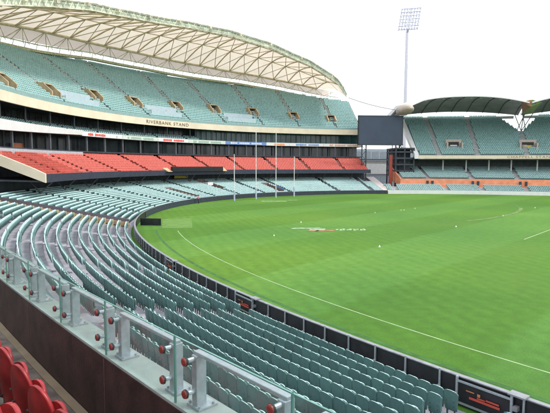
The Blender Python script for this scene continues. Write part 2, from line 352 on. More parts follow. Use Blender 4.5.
def seat_template(lod):
    """list of (verts, faces, material) : x along the row, y outwards(back), z up. material 0 = rear shell, 1 = faces"""
    V = []; Fc = []; Mi = []
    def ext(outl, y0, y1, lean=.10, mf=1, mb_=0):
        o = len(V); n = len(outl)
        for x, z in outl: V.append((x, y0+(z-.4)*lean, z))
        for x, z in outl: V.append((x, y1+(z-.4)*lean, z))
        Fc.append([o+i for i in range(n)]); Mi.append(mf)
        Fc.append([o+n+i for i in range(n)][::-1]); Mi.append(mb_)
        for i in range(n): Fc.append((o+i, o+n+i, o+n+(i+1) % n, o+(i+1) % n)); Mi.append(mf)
    if lod == 1:
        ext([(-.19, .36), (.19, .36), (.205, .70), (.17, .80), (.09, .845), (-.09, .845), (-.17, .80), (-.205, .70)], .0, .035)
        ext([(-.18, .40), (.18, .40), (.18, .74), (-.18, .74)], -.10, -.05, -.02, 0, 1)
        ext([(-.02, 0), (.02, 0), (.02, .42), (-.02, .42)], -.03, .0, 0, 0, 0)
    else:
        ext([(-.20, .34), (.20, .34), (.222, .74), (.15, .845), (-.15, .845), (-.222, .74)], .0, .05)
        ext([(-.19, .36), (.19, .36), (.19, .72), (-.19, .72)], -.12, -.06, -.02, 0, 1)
    return np.array(V), Fc, Mi
def seat_mass(name, seats, lod, mats, sx=1.):
    V, Fc, Mi = seat_template(lod); V = V*np.array([sx, 1, 1]); S = np.array([(s[0], s[1], s[2]) for s in seats]); n = len(S)
    r = np.radians(S[:, 0]); nn = np.c_[B*np.cos(r), A*np.sin(r)]; nn /= np.linalg.norm(nn, axis=1)[:, None]; tg = np.c_[-nn[:, 1], nn[:, 0]]
    base = np.c_[A*np.cos(r), B*np.sin(r)]+nn*S[:, 1:2]
    jit = rng.normal(0, .012, (n, 1)); tilt = rng.normal(0, .02, (n, 1))
    X = V[None, :, 0]+jit; Y = V[None, :, 1]+tilt*(V[None, :, 2]-.4)
    xy = base[:, None, :]+tg[:, None, :]*X[..., None]+nn[:, None, :]*Y[..., None]
    z = S[:, 2][:, None]+V[None, :, 2]
    co = np.concatenate([xy, z[..., None]], 2).reshape(-1, 3)
    lt = np.array([len(f) for f in Fc]); flat = np.concatenate([np.array(f) for f in Fc]); nv = len(V)
    loops = (flat[None, :]+np.arange(n)[:, None]*nv).ravel(); tot = np.tile(lt, n); st = np.r_[0, np.cumsum(tot)[:-1]]
    me = bpy.data.meshes.new(name); me.vertices.add(len(co)); me.vertices.foreach_set('co', co.ravel())
    me.loops.add(len(loops)); me.loops.foreach_set('vertex_index', loops.astype(np.int32))
    me.polygons.add(len(tot)); me.polygons.foreach_set('loop_start', st.astype(np.int32))
    mi = np.tile(np.array(Mi), n)
    if len(mats) > 2: mi = mi+np.repeat(np.array([s[4] if len(s) > 4 else 0 for s in seats])*2, len(Fc))
    me.polygons.foreach_set('material_index', mi.astype(np.int32))
    for m in mats: me.materials.append(m)
    me.update(calc_edges=True); me.validate()
    o = bpy.data.objects.new(name, me); col.objects.link(o); return o

# --- individual seats: a modelled prototype copied 300 times
def seat_proto(name, oval, mb_back, mb_pan, mb_leg, group):
    root = empty(name, 'x', 'seat', group)
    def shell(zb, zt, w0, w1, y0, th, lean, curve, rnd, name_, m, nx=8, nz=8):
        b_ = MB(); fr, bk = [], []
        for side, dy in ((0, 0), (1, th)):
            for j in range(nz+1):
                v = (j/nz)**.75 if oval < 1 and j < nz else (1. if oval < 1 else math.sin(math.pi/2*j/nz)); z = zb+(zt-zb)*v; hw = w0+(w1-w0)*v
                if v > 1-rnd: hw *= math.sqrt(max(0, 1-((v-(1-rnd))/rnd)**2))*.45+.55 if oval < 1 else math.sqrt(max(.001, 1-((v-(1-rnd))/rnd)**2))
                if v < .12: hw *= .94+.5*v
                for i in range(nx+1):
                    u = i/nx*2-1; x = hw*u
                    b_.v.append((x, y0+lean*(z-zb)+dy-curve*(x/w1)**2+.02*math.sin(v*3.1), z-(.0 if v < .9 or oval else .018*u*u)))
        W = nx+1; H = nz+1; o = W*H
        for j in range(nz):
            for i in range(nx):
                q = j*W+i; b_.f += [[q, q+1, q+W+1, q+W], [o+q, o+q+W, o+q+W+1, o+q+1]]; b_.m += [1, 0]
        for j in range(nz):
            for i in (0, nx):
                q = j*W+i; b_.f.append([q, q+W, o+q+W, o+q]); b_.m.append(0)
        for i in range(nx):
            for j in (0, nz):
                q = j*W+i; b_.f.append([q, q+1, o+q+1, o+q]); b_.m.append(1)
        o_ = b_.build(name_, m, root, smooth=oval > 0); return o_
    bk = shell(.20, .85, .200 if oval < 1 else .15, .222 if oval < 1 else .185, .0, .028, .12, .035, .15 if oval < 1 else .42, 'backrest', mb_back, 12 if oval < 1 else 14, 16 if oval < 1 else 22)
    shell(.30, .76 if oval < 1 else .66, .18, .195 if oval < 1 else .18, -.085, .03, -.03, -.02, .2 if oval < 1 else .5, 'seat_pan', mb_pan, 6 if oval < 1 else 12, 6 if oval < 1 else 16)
    l = MB()
    for sx in (-.12, .12): l.box((sx, .0, .20), (.035, .05, .40)); l.box((sx, -.05, .39), (.03, .13, .04))
    for sx in (-.12, .12):
        for bz in (.36, .50): l.tube((sx, .03, bz), (sx, .075+.12*(bz-.2)*.5, bz), .011, 8)
    l.box((0, .01, .40), (.30, .03, .035)); l.build('bracket', mb_leg, root)
    return root
def copy_seat(proto, first, loc, rz, label):
    r = proto
    if not first:
        r = proto.copy(); col.objects.link(r)
        for ch in proto.children:
            if ch is r: continue
            c = ch.copy(); col.objects.link(c); c.parent = r
    r.location = loc; r.rotation_euler = (random.gauss(0, .012), 0, rz+random.gauss(0, .012)); r['label'] = label
    return r
def rz_at(t):
    n, tg = frame(t); return math.atan2(-n[0], n[1])      # local +y = outward, local +x = clockwise
camD = 14.54
def px(p):
    d = np.array(p)-CAM; dep = d@F_; return 275+FPX*(d@R_)/dep, 206.5-FPX*(d@U_)/dep, dep
cand = []
for s in SEATS:
    p = P(s[0], s[1], s[2]+.7); u, v, dep = px(p)
    if dep < 1 or not (-4 < u < 556 and -4 < v < 418): continue
    q = (camD-12.7)/(camD-s[1]); zc = CAM[2]+(p[2]-CAM[2])*q
    if zc < 5.93: continue
    cand.append((dep, s))
cand.sort(key=lambda x: x[0]); near = set(c[1] for c in cand[:300])
rest = [s for s in SEATS if s not in near]
by = {}
bounds = sorted(AISLES+[57.3, 182, WIDE])
def block(t): return sum(1 for x in bounds if x < t)
for s in near: by.setdefault((block(s[0]), s[3]), []).append(s)
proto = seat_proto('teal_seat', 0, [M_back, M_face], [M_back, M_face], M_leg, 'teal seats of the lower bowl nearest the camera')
first = True
bn = {block(167): 'between both gates', block(173): 'beyond nearer gate', block(160): 'left of farther gate'}
for (bk_, k), L in sorted(by.items()):
    full = sorted([s for s in SEATS if s[3] == k and block(s[0]) == bk_], key=lambda s: s[0], reverse=(bk_ <= block(167)))
    for s in L:
        i = full.index(s)+1
        side = bn.get(bk_, 'farthest block')
        lab = f'teal seat, {ordn(i)} from aisle, {ordn(k+1)} row behind fence, {side}'
        copy_seat(proto, first, P(s[0], s[1], s[2]), rz_at(s[0]), lab); first = False

# ================================================================== RIVERBANK STAND (far left)
RS, RE = 57.4, 141.
stand = empty('grandstand', 'long curved grandstand with arched cream lattice roof and red middle tier', 'grandstand')
ztop = interp({57: 28.4, 61.8: 29.6, 69: 31.8, 75.4: 33.0, 83.5: 33.4, 90: 33.9, 97.5: 33.9, 104.7: 32.6, 113: 31.8, 141: 28})
# undercroft, soffits, back walls
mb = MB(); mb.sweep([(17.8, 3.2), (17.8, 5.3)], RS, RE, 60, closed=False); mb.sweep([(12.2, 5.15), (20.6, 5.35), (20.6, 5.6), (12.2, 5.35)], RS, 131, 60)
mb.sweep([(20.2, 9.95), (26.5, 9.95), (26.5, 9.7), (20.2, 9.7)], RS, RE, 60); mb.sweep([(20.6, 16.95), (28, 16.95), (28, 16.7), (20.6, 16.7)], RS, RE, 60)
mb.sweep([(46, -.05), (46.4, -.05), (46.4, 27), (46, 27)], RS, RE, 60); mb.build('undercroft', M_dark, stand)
mb = MB(); mb.bar(26.2, 26.5, 9.95, 12.75, RS, RE, 60); mb.build('lower_box_glazing', M_dglass, stand)
mb = MB(); mb.bar(27.2, 27.5, 13.2, 16.7, 88, RE, 40); mb.build('upper_box_glazing', M_dglass, stand)
mb = MB(); mb.bar(24.2, 24.5, 13.2, 16.7, RS, 87.9, 30)
mb.build('teal_box_glazing', M_tglass, stand)
mb = MB(); mb.bar(20.3, 27.2, 12.75, 13.2, RS, RE, 60); mb.build('gallery_slab', M_dark, stand)
for t in along(20.4, RS, RE, 5.6):
    for D_, w_ in ((20.6, .3), (25.2, .25)): mb = MB(); mb.tbox(t, D_, 9.95, w_, .3, 2.8); mb.build('gallery_column', mat('grey_column', (.11, .12, .14), .6), stand)
for t in along(21, RS, RE, 7.2): mb = MB(); mb.tbox(t, 21.4, 13.2, .18, .18, 3.5); mb.build('slim_column', mat('mullion', (.06, .075, .085), .5), stand)
mb = MB()
for t in along(24, RS, RE, 1.6): mb.tbox(t, 24.1 if t < 87.9 else 27.1, 13.2, .09, .06, 3.5)
mb.build('glazing_mullions', mat('mullion', (.06, .075, .085), .5), stand)
# mezzanine white slab edge (left part) and advertising ribbon
mb = MB(); mb.sweep(lambda t: [(19.6, 13.75), (20.3, 13.75), (20.3, 12.9-.9*min(1, max(0, (t-112)/20.))), (19.75, 12.95-.95*min(1, max(0, (t-112)/20.)))], 112, RE, 30); mb.build('white_slab_edge', M_white, stand)
mat('ad_palegreen', (.60, .68, .62), .5)
ribbon = [(112, 106.6, 'red'), (106.6, 104.2, 'white'), (104.2, 97.2, 'green'), (97.2, 91.2, 'red'), (91.2, 83.9, 'green'), (83.9, 75.9, 'blue'), (75.9, 71.4, 'orange'), (71.4, 64.8, 'paleblue'), (64.8, RS, 'orange')]
for t1, t0, k in ribbon:
    mb = MB(); mb.bar(19.85, 20.2, 12.8, 13.65, t0+.02, t1-.02, 8); o = mb.build('advert_panel', MATS['ad_palegreen'] if k == 'green' else (M_ads['blue'] if k == 'blue' else M_ads['white']), stand)
    m2 = MB(); fg = {'red': 'red', 'white': 'paleblue', 'green': 'green', 'blue': 'white', 'orange': 'orange', 'paleblue': 'blue'}[k]
    L = list(along(19.8, t0+.9, t1-.9, .55))
    for i, t in enumerate(L):
        if i % 7 == 6: continue
        h = random.choice((.38, .44, .5)); m2.tbox(t, 19.82, 13.2-h/2, .44, .03, h)
    if m2.v: m2.build('advert_marks', M_ads[fg], o)
# red tier
RT, RR = .8, .335
redrows = []
mb = MB()
pr = [(11.95, 5.3)]
for i in range(11): pr += [(12.0+RT*i if i else 11.95, 5.35+RR*i), (12.0+RT*(i+1), 5.35+RR*i)]
pr += [(20.8, 5.35+RR*10)]
mb.sweep([(12.0, 5.4)]+[q for i in range(11) for q in ((12.0+RT*i, 5.45+RR*i), (12.0+RT*(i+1), 5.45+RR*i))], RS, 131, 75, closed=False)
mb.build('red_tier_terrace', mat('red_tier_concrete', (.38, .17, .15), .8), stand)
mb = MB(); mb.bar(11.7, 11.95, 5.1, 6.2, RS, 131, 75); mb.build('black_fascia', M_navy, stand)
mb = MB(); mb.bar(11.0, 11.65, 5.9, 6.95, 88.9, 100.5, 14); mb.build('camera_canopy', M_black, stand)
mb = MB(); mb.sweep([(11.0, 5.9), (12.6, 6.0), (12.6, 6.7)], 100.55, 101.6, 2); mb.sweep([(11.0, 5.9), (12.6, 6.0), (12.6, 6.9)], 88.0, 88.85, 2); mb.build('canopy_end', M_tan, stand)
mb = MB()
mb.sweep([(11.7, 5.1), (11.7, 6.25), (13, 6.9), (20.4, 10.1), (20.4, 8.6)], 131.05, 131.35, 1); mb.build('tier_end_wall', M_cream, stand)
mb = MB(); mb.sweep([(20.0, 8.9), (20.0, 9.75), (20.2, 9.75), (20.2, 8.9)], 111.8, RE, 30); mb.build('grey_parapet', mat('grey_parapet', (.42, .42, .45), .7), stand)
mb = MB()
for t in (123, 118): mb.tbox(t, 25.6, 10, 3.2, .1, 1.0)
mb.build('orange_gallery_sign', M_orange, stand)
mb = MB()
for t in along(15, 58, 131, 8.4):
    mb = MB(); mb.tube(P(t, 14.6, 2.7), P(t, 14.6, 3.6), .16); mb.tube(P(t, 14.6, 3.5), P(t, 12.8, 5.2), .10); mb.tube(P(t, 14.6, 3.5), P(t, 16.4, 5.3), .10)
    mb.build('forked_prop', mat('prop_grey', (.16, .16, .17), .6), stand)
mb = MB(); mb.bar(16.6, 16.8, 4.2, 4.85, 93.2, 96.0, 3); mb.build('yellow_notice', M_yel, stand)
REDA = [62.5, 69.5, 76.3, 83.4, 90.2, 97.4, 104.6, 111.9, 118.6, 125.2]
RSEATS = []
for k in range(11):
    D = 12.45+RT*k; z = 5.45+RR*k
    for t in along(D, RS+.4, 130.6, .5):
        if k >= 10 and t > 111.5: continue
        if not arcs_clear(t, D, REDA, .5)[0]: continue
        RSEATS.append((t, D, z, k))
rc = []
for s in RSEATS:
    u, v, dep = px(P(s[0], s[1], s[2]+.6))
    if 2 < u < 550: rc.append((dep, s))
rc.sort(key=lambda x: x[0]); NEAR_RED = 270
rnear = set(c[1] for c in rc[:NEAR_RED]); rrest = [s for s in RSEATS if s not in rnear]
V, Fc, Mi = seat_template(2); rme = bpy.data.meshes.new('red_seat'); rme.from_pydata([(float(x)*1.08, float(y), float(z)) for x, y, z in V], [], Fc); rme.materials.append(M_red)
rby = {}
for s in RSEATS: rby.setdefault(s[3], []).append(s)
for k in rby: rby[k].sort(key=lambda s: -s[0])
for s in sorted(rnear):
    i = rby[s[3]].index(s)+1
    o = bpy.data.objects.new('red_seat', rme); col.objects.link(o); o.location = P(s[0], s[1], s[2]); o.rotation_euler.z = rz_at(s[0])
    tag(o, f'red tier seat, {ordn(i)} from the cream end wall, {ordn(s[3]+1)} row above black fascia', 'seat', 'red seats of the middle tier')
o = seat_mass('red_stadium_seats', rrest, 2, [M_red, M_red], 1.08); tag(o, 'remaining red seats filling the middle tier of the curved grandstand', 'seats', kind='stuff')

# upper tier
UT, UR = .8, .53
mb = MB()
def uprof(t):
    pr = [(20.2, 17.9)]; zt = ztop(t)
    for i in range(32):
        z = 17.95+UR*i; z2 = min(z, zt-.3); pr += [(20.9+UT*i if i else 20.4, z2), (20.9+UT*(i+1), z2)]
    return pr
mb.sweep(uprof, RS, RE, 84, closed=False); mb.build('upper_terrace', mat('upper_concrete', (.24, .30, .30), .85), stand)
mb = MB(); mb.sweep([(19.9, 16.35), (20.25, 16.35), (20.25, 17.85), (19.9, 17.85)], RS-.1, RE, 84); mb.sweep([(20.0, 17.88), (20.1, 17.88), (20.1, 18.5), (20.0, 18.5)], RS, RE, 84, mi=1)
fas = mb.build('cream_fascia', [M_cream, mat('teal_front_rail', (.25, .38, .37), .4)], stand)
curved_text('RIVERBANK STAND', 1.05, 95.3, 19.86, 17.1, M_brown, fas, 1.28)
mb = MB()
for D in (22, 28, 34, 40): mb.sweep([(D, 16.9), (D+.4, 16.9), (D+.4, min(ztop(60)-.5, 17.6+(D-20.9)/UT*UR)), (D, min(ztop(60)-.5, 17.4+(D-20.9)/UT*UR))], RS-.02, RS+.1, 1)
mb.sweep(lambda t: [(20.3, 17.2), (20.3, 18.4), (42, min(ztop(t), 32.4)), (42, 27)], RS-.15, RS-.02, 1, mi=0); mb.build('tier_end_raker', mat('raker_teal', (.35, .42, .42), .6), stand)
UA = [62.1, 69.05, 76, 83.3, 90.1, 97.7, 104.7, 113.25, 121.5, 129]
UV = [(62.3, 25.9), (68.95, 26.8), (76.2, 27.8), (83.15, 27.9), (90.1, 27.6), (97.75, 27), (104.65, 27.1), (113.3, 25.4), (121.5, 24.5)]
PALE = [(106.2, 112.2), (90.9, 96.6), (76.9, 82.2)]
USEATS = []
for k in range(31):
    D = 21.35+UT*k; z = 17.95+UR*k
    for t in along(D, RS+.3, RE, .5):
        if z+.8 > ztop(t): continue
        if D > 25.5 and not arcs_clear(t, D, UA, .55)[0]: continue
        if D <= 25.5 and not arcs_clear(t, D, UA, .3)[0]: continue
        r = arcs_clear(t, D, [])[1]
        if any(abs(t-a_)*r < 1.4 and d_-1.9 < D < d_+1.5 for a_, d_ in UV): continue
        if any(a_ < t < b_ and 22.8 < D < 25.4 for a_, b_ in PALE): continue
        USEATS.append((t, D, z, k, 1))
mb = MB()
for t in UA:
    for i in range(6, 30):
        z = 17.95+UR*i
        if z+.5 < ztop(t): mb.tbox(t, 20.9+UT*i-.15, z, 1.0, .3, UR/2)
    mb.sweep(lambda q: [(26, 17.95+UR*6.4), (41, 17.95+UR*25.1), (41, 17.99+UR*25.1), (26, 17.99+UR*6.4)], t-.02, t+.02, 1)
mb.build('upper_aisle_steps', mat('aisle_pale', (.40, .43, .40), .8), stand)
for i, (t, D) in enumerate(UV):
    z = 17.95+UR*(D-20.9)/UT
    mb = MB(); wall = .25
    for s in (-1, 1):
        n, tg = frame(t); off_ = s*1.05
        tt = t+off_/(np.radians(1)*85)
        q = [P(tt, D-2.0, z-1.9), P(tt, D+1.2, z-1.9), P(tt, D+1.2, z+1.45), P(tt, D-.3, z+1.2), P(tt, D-2.0, z-.25)]
        w2 = np.array([tg[0], tg[1], 0])*wall/2
        vs = [np.array(x)+w2 for x in q]+[np.array(x)-w2 for x in q]
        mb.add(vs, [[0, 1, 2, 3, 4], [9, 8, 7, 6, 5]]+[[j, j+5, (j+1) % 5+5, (j+1) % 5] for j in range(5)])
    mb.tbox(t, D+1.1, z-.6, 2.3, .3, 1.95); mb.tbox(t, D+.5, z+1.2, 2.3, 1.4, .2)
    por = mb.build('portal', M_tan, stand)
    mb = MB(); mb.tbox(t, D+.7, z-1.7, 1.8, .1, 2.8); mb.build('portal_opening', M_rubber, por)
for a_, b_ in PALE:
    mb = MB(); mb.bar(22.9, 23.05, 19.1, 20.35, a_, b_, 6); mb.bar(23.05, 25.3, 19.25, 19.35, a_, b_, 6); mb.bar(25.2, 25.35, 20.3, 21.6, a_, b_, 6)
    pe = mb.build('pale_enclosure', M_pblue, stand)
    mb = MB()
    for t in along(24, a_+.3, b_-.3, .9): mb.tbox(t, 24.3, 19.4, .5, .4, random.uniform(.7, 1.3))
    mb.build('covered_chairs', mat('grey_cover', (.5, .52, .54), .8), pe)

for i in range(3):
    for t in along(21.2+.9*i, 88.5, RE, .62):
        if int(t*3) % 17: USEATS.append((t, 21.2+.9*i, 13.2+.35*i, i, 0))
# roof of the Riverbank stand
zr = interp({60.2: 25.2, 60.5: 27, 61.2: 29, 62.6: 31.7, 67.5: 35.9, 75.2: 39.7, 82.9: 41.2, 90.6: 40.9, 102.1: 38.8, 109.7: 36.9, 117.1: 33.9, 124: 30.6, 128: 28.6, 132: 26.5})
zi = interp({57.5: 31.2, 59.3: 31.8, 66: 34.2, 72.7: 35.9, 81.7: 37.0, 92.6: 37.7, 101: 37.3, 105.6: 36.9, 110.4: 35.8, 117: 33.6, 126: 29.5, 132: 25.5})
R1, R2 = 60.5, 131.
def und(t, s): return (20+20*s, zr(t)*(1-s)+zi(t)*s+1.3*math.sin(math.pi*s))
roof = MB(); roof.sweep(lambda t: [und(t, s) for s in np.linspace(0, 1, 9)], R1, R2, 90, closed=False)
ro = roof.build('roof_lining', M_cream2, stand)
def taper(t): return min(1, max(.12, (t-R1)/9.))*min(1, max(.12, (R2-t)/9.))
mb = MB(); mb.sweep(lambda t: [(20.4, zr(t)+1.15), (21.5, zr(t)+1.2+1.9*taper(t)), (24, zr(t)+1.2+3.3*taper(t)), (29, zr(t)*.7+zi(t)*.3+1.4+4.8*taper(t)), (36, zr(t)*.3+zi(t)*.7+1.5+4.6*taper(t)), (44, zi(t)+2.4), (46, zi(t)-.4)], R1, R2, 90, closed=False)
mb.build('roof_membrane', M_member, stand, smooth=True)
mb = MB(); mb.sweep(lambda t: [(20.05, zr(t)-.15), (20.5, zr(t)+.2), (20.5, zr(t)+1.2), (20.2, zr(t)+1.1)], R1, R2, 110, mi=0)
mb.sweep(lambda t: [(20.0, zr(t)+1.1), (20.4, zr(t)+1.1), (20.4, zr(t)+1.35), (20.0, zr(t)+1.35)], R1, R2, 110, mi=1)
mb.build('rim_gutter', [M_gutter, mat('rim_grey_blue', (.38, .44, .46), .5)], ro)
mb = MB()
rt = list(along(20, R1, R2, 1.9))
for i, t in enumerate(rt):
    t2 = rt[i+1] if i+1 < len(rt) else R2
    mb.tube(P(t, 19.7, zr(t)-.1), P(t2, 19.7, zr(t2)-.1), .13, 5); mb.tube(P(t, 19.6, zr(t)+1.25), P(t2, 19.6, zr(t2)+1.25), .12, 5)
    mb.tube(P(t, 19.7, zr(t)-.1), P((t+t2)/2, 19.6, zr((t+t2)/2)+1.25), .09, 4); mb.tube(P((t+t2)/2, 19.6, zr((t+t2)/2)+1.25), P(t2, 19.7, zr(t2)-.1), .09, 4)
    mb.tube(P(t, 19.7, zr(t)-.1), P(t, 21.4, und(t, .07)[1]-.1), .10, 4)
    if i % 5 == 2: mb.box(P(t, 19.6, zr(t)+.8), (.4, .4, .6))
mb.build('rim_truss', M_rim, ro)
mb = MB()
nb = list(along(30, R1+.6, R2, 4.5))
def up_(t, s, o=.22): D, z = und(t, s); return P(t, D, z-o)
for i, t in enumerate(nb):
    seg = np.linspace(0, 1, 7)
    for a_, b_ in zip(seg[:-1], seg[1:]): mb.tube(up_(t, a_), up_(t, b_), .19, 5)
    if i+1 < len(nb):
        t2 = nb[i+1]
        for s0, s1 in ((0, .5), (.5, 1)):
            mb.tube(up_(t, s0, .3), up_(t2, s1, .3), .10, 4); mb.tube(up_(t2, s0, .3), up_(t, s1, .3), .10, 4)
        mb.tube(up_(t, .5), up_(t2, .5), .12, 4); mb.tube(up_(t, 0.03), up_(t2, .03), .12, 4); mb.tube(up_(t, 1, .3), up_(t2, 1, .3), .33, 6)
mb.build('roof_lattice', M_truss, ro)
# skirt panel, struts and yellow gutter between roof and top of seats
mb = MB(); mb.sweep(lambda t: [(40.2, zi(t)-.1), (41.8, zi(t)-(zi(t)-ztop(t))*.62)], 60.2, R2, 80, closed=False); mb.build('skirt_panel', M_skirt, ro)
mb = MB()
for i, t in enumerate(along(40, 59, R2, 3.1)):
    mb.tube(P(t, 41.6, zi(t)-.3), P(t, 43, ztop(t)+.1), .09, 4)
    if i % 2 == 0:
        for dt in (-1.6, -.8, .8, 1.6):
            mb.tube(P(t, 40.0, zi(t)-.3), P(t+dt, 41.6, ztop(t)+1.0), .08, 4)
mb.sweep(lambda t: [(41.7, ztop(t)+1.25), (41.9, ztop(t)+1.25), (41.9, ztop(t)+1.5), (41.7, ztop(t)+1.5)], 58.5, R2, 80, mi=1)
mb.build('skirt_struts', [M_rim, M_gutter], ro)
mb = MB(); mb.sweep(lambda t: [(41.5, ztop(t)-.35), (42.6, ztop(t)-.35), (42.6, ztop(t)+.22), (41.5, ztop(t)+.22)], RS+.2, R2, 80); mb.build('rear_gutter', mat('yellow_green_gutter', (.47, .47, .28), .6, var=.3), ro)
curved_text('RIVERBANK STAND', .9, 74.6, 39.6, 35.2, M_truss, ro, 1.0)
# ridge seam of the membrane
mb = MB(); mb.sweep(lambda t: [(29.0, zr(t)*.7+zi(t)*.3+1.35+4.8*taper(t)), (29.3, zr(t)*.7+zi(t)*.3+1.35+4.8*taper(t)), (29.3, zr(t)*.7+zi(t)*.3+1.7+4.8*taper(t)), (29.0, zr(t)*.7+zi(t)*.3+1.7+4.8*taper(t))], R1, R2, 90); mb.build('ridge_seam', mat('seam_grey', (.42, .42, .42), .6), ro)

# ================================================================== EASTERN STAND (right)
est = empty('grandstand', 'pale grandstand at right with orange wall and dark shell roof', 'grandstand')
ES, EE = 4., 48.4
mb = MB(); mb.bar(11.9, 12.2, 9.3, 10.25, ES, EE, 60); ef = mb.build('cream_fascia', M_cream, est)
curved_text('CHAPPELL STANDS', .86, 29.7, 11.87, 9.8, mat('brown_letters_thin', (.33, .20, .12), .6), ef, 1.45)
ET, ER = .83, .473
def eprof(t):
    pr = [(12.2, 10.2)]
    for i in range(27): pr += [(12.5+ET*i, 10.3+ER*i), (12.5+ET*(i+1), 10.3+ER*i)]
    return pr
mb = MB(); mb.sweep(eprof, ES, 27.2, 30, closed=False); mb.sweep(eprof, 33.6, EE, 30, closed=False)
mb.sweep(lambda t: [(min(D, 25+max(0, abs(t-30.4)-.35)/2.9*10), min(z, 10.3+ER*((25+max(0, abs(t-30.4)-.35)/2.9*10)-12.5)/ET+.2)) for D, z in eprof(t)], 27.2, 33.6, 32, closed=False)
mb.build('upper_terrace', mat('upper_concrete_east', (.26, .31, .31), .85), est)
mb = MB(); mb.sweep([(11.9, 9.3), (11.9, 10.6), (34.6, 23.5), (34.9, 22.2)], EE+.02, EE+.75, 1); mb.build('white_end_raker', M_white, est)
mb = MB(); mb.bar(12.2, 30, 9.0, 9.28, ES, EE, 50); mb.bar(20.3, 20.6, 6.5, 9.0, ES, 51, 50); mb.bar(35.2, 35.5, 0, 22, ES, 27, 20); mb.bar(35.2, 35.5, 0, 20, 33.8, 44.5, 20); mb.bar(27.5, 27.7, 9, 17.5, 27, 33.8, 5); mb.build('undercroft', M_dark, est)
for t in (43.5, 39.6, 35.9, 32.4, 28.5, 24.6, 20.8, 17): mb = MB(); mb.tube(P(t, 16, 5.6), P(t, 16, 9.1), .2, 8); mb.build('white_column', M_white, est)
mb = MB(); mb.sweep([(7.9, 1.3), (7.9, 3.75), (8.15, 3.75), (8.15, 1.3)], ES, 52.2, 50); mb.sweep([(7.9, 1.9), (7.9, 3.75), (20.3, 7.6), (20.3, 3)], 52.2, 52.4, 1); mb.build('orange_wall', M_orange, est)
mb = MB(); mb.sweep([(8.15, 3.5)]+[q for i in range(15) for q in ((8.2+.8*i, 3.5+.2*i), (9.0+.8*i, 3.5+.2*i))], ES, 52.2, 50, closed=False)
mb.sweep([(.45, 0)]+[q for i in range(7) for q in ((.45+.8*i, .1+.24*i), (1.25+.8*i, .1+.24*i))]+[(7.9, .1+.24*6)], ES, 56.6, 50, closed=False); mb.build('lower_terraces', M_concw, est)
mb = MB(); mb.sweep([(20.25, 6.3), (20.35, 6.3), (20.35, 7.0), (20.25, 7.0)], ES, 51, 40); mb.build('tier_back_rail', M_dark, est)
ESE = []
EA = [54.4, 44.7, 38.4, 31.2, 24.5, 17.5]; EM = [47.25, 39.45, 32, 24.8, 17.6]; EU = [44.65, 38.1, 30.4, 23, 15.5]
EV = [(41.6, 17.6), (29.9, 17.2), (18.5, 17.4)]
for k in range(7):
    for t in along(.9+.8*k, ES, 56.3, .5):
        if arcs_clear(t, 1, EA, .7)[0]: ESE.append((t, .9+.8*k, .1+.24*k, k, 0))
for k in range(15):
    for t in along(8.7+.8*k, ES, 51.9 if k < 8 else 49, .5):
        if arcs_clear(t, 9, EM, .6)[0]: ESE.append((t, 8.7+.8*k, 3.5+.2*k, k, 0))
for k in range(27):
    D = 13+ET*k
    for t in along(D, ES, EE-.1, .5):
        if not arcs_clear(t, D, EU, .75)[0]: continue
        if D > 25 and abs(t-30.4) < (D-25)/10*2.9+.25: continue
        if any(abs(t-a_) < 1.25 and d_-1.6 < D < d_+1.2 for a_, d_ in EV): continue
        ESE.append((t, D, 10.3+ER*k, k, 1))
for t, D in EV:
    z = 10.3+ER*(D-12.5)/ET; mb = MB()
    mb.tbox(t, D+.8, z-.5, 4.4, .4, 2.3)
    for s in (-1, 1):
        mb.tbox(t+s*1.25, D-.6, z-1.2, .4, 2.6, 2.0)
    por = mb.build('portal', mat('portal_pink_grey', (.48, .40, .36), .7), est)
    mb = MB(); mb.tbox(t, D+.5, z-.6, 3.0, .1, 1.7); mb.build('portal_opening', M_rubber, por)
    mb = MB(); mb.tbox(t, D+.2, z-.7, 1.9, .1, .9); mb.build('portal_sign', M_white if t > 35 else M_yel, por)
mb = MB()
for t in EU:
    s_ = [(12.9+ET*i, 10.42+ER*i) for i in range(27)]
    for D, z in s_:
        if t == 30.4 and D > 24.5: continue
        mb.tbox(t, D, z-.1, 1.25, .8, .16)
mb.build('aisle_steps', mat('aisle_pinkgrey', (.44, .41, .42), .8), est)
# pairs of small dark stair heads breaking the orange wall
mb = MB()
for t in (46.9, 38.9, 31.2, 24.4):
    for s in (-.45, .45): mb.tbox(t+s, 7.6, 2.1, .55, .5, 1.1)
mb.build('stair_heads', M_dark, est)
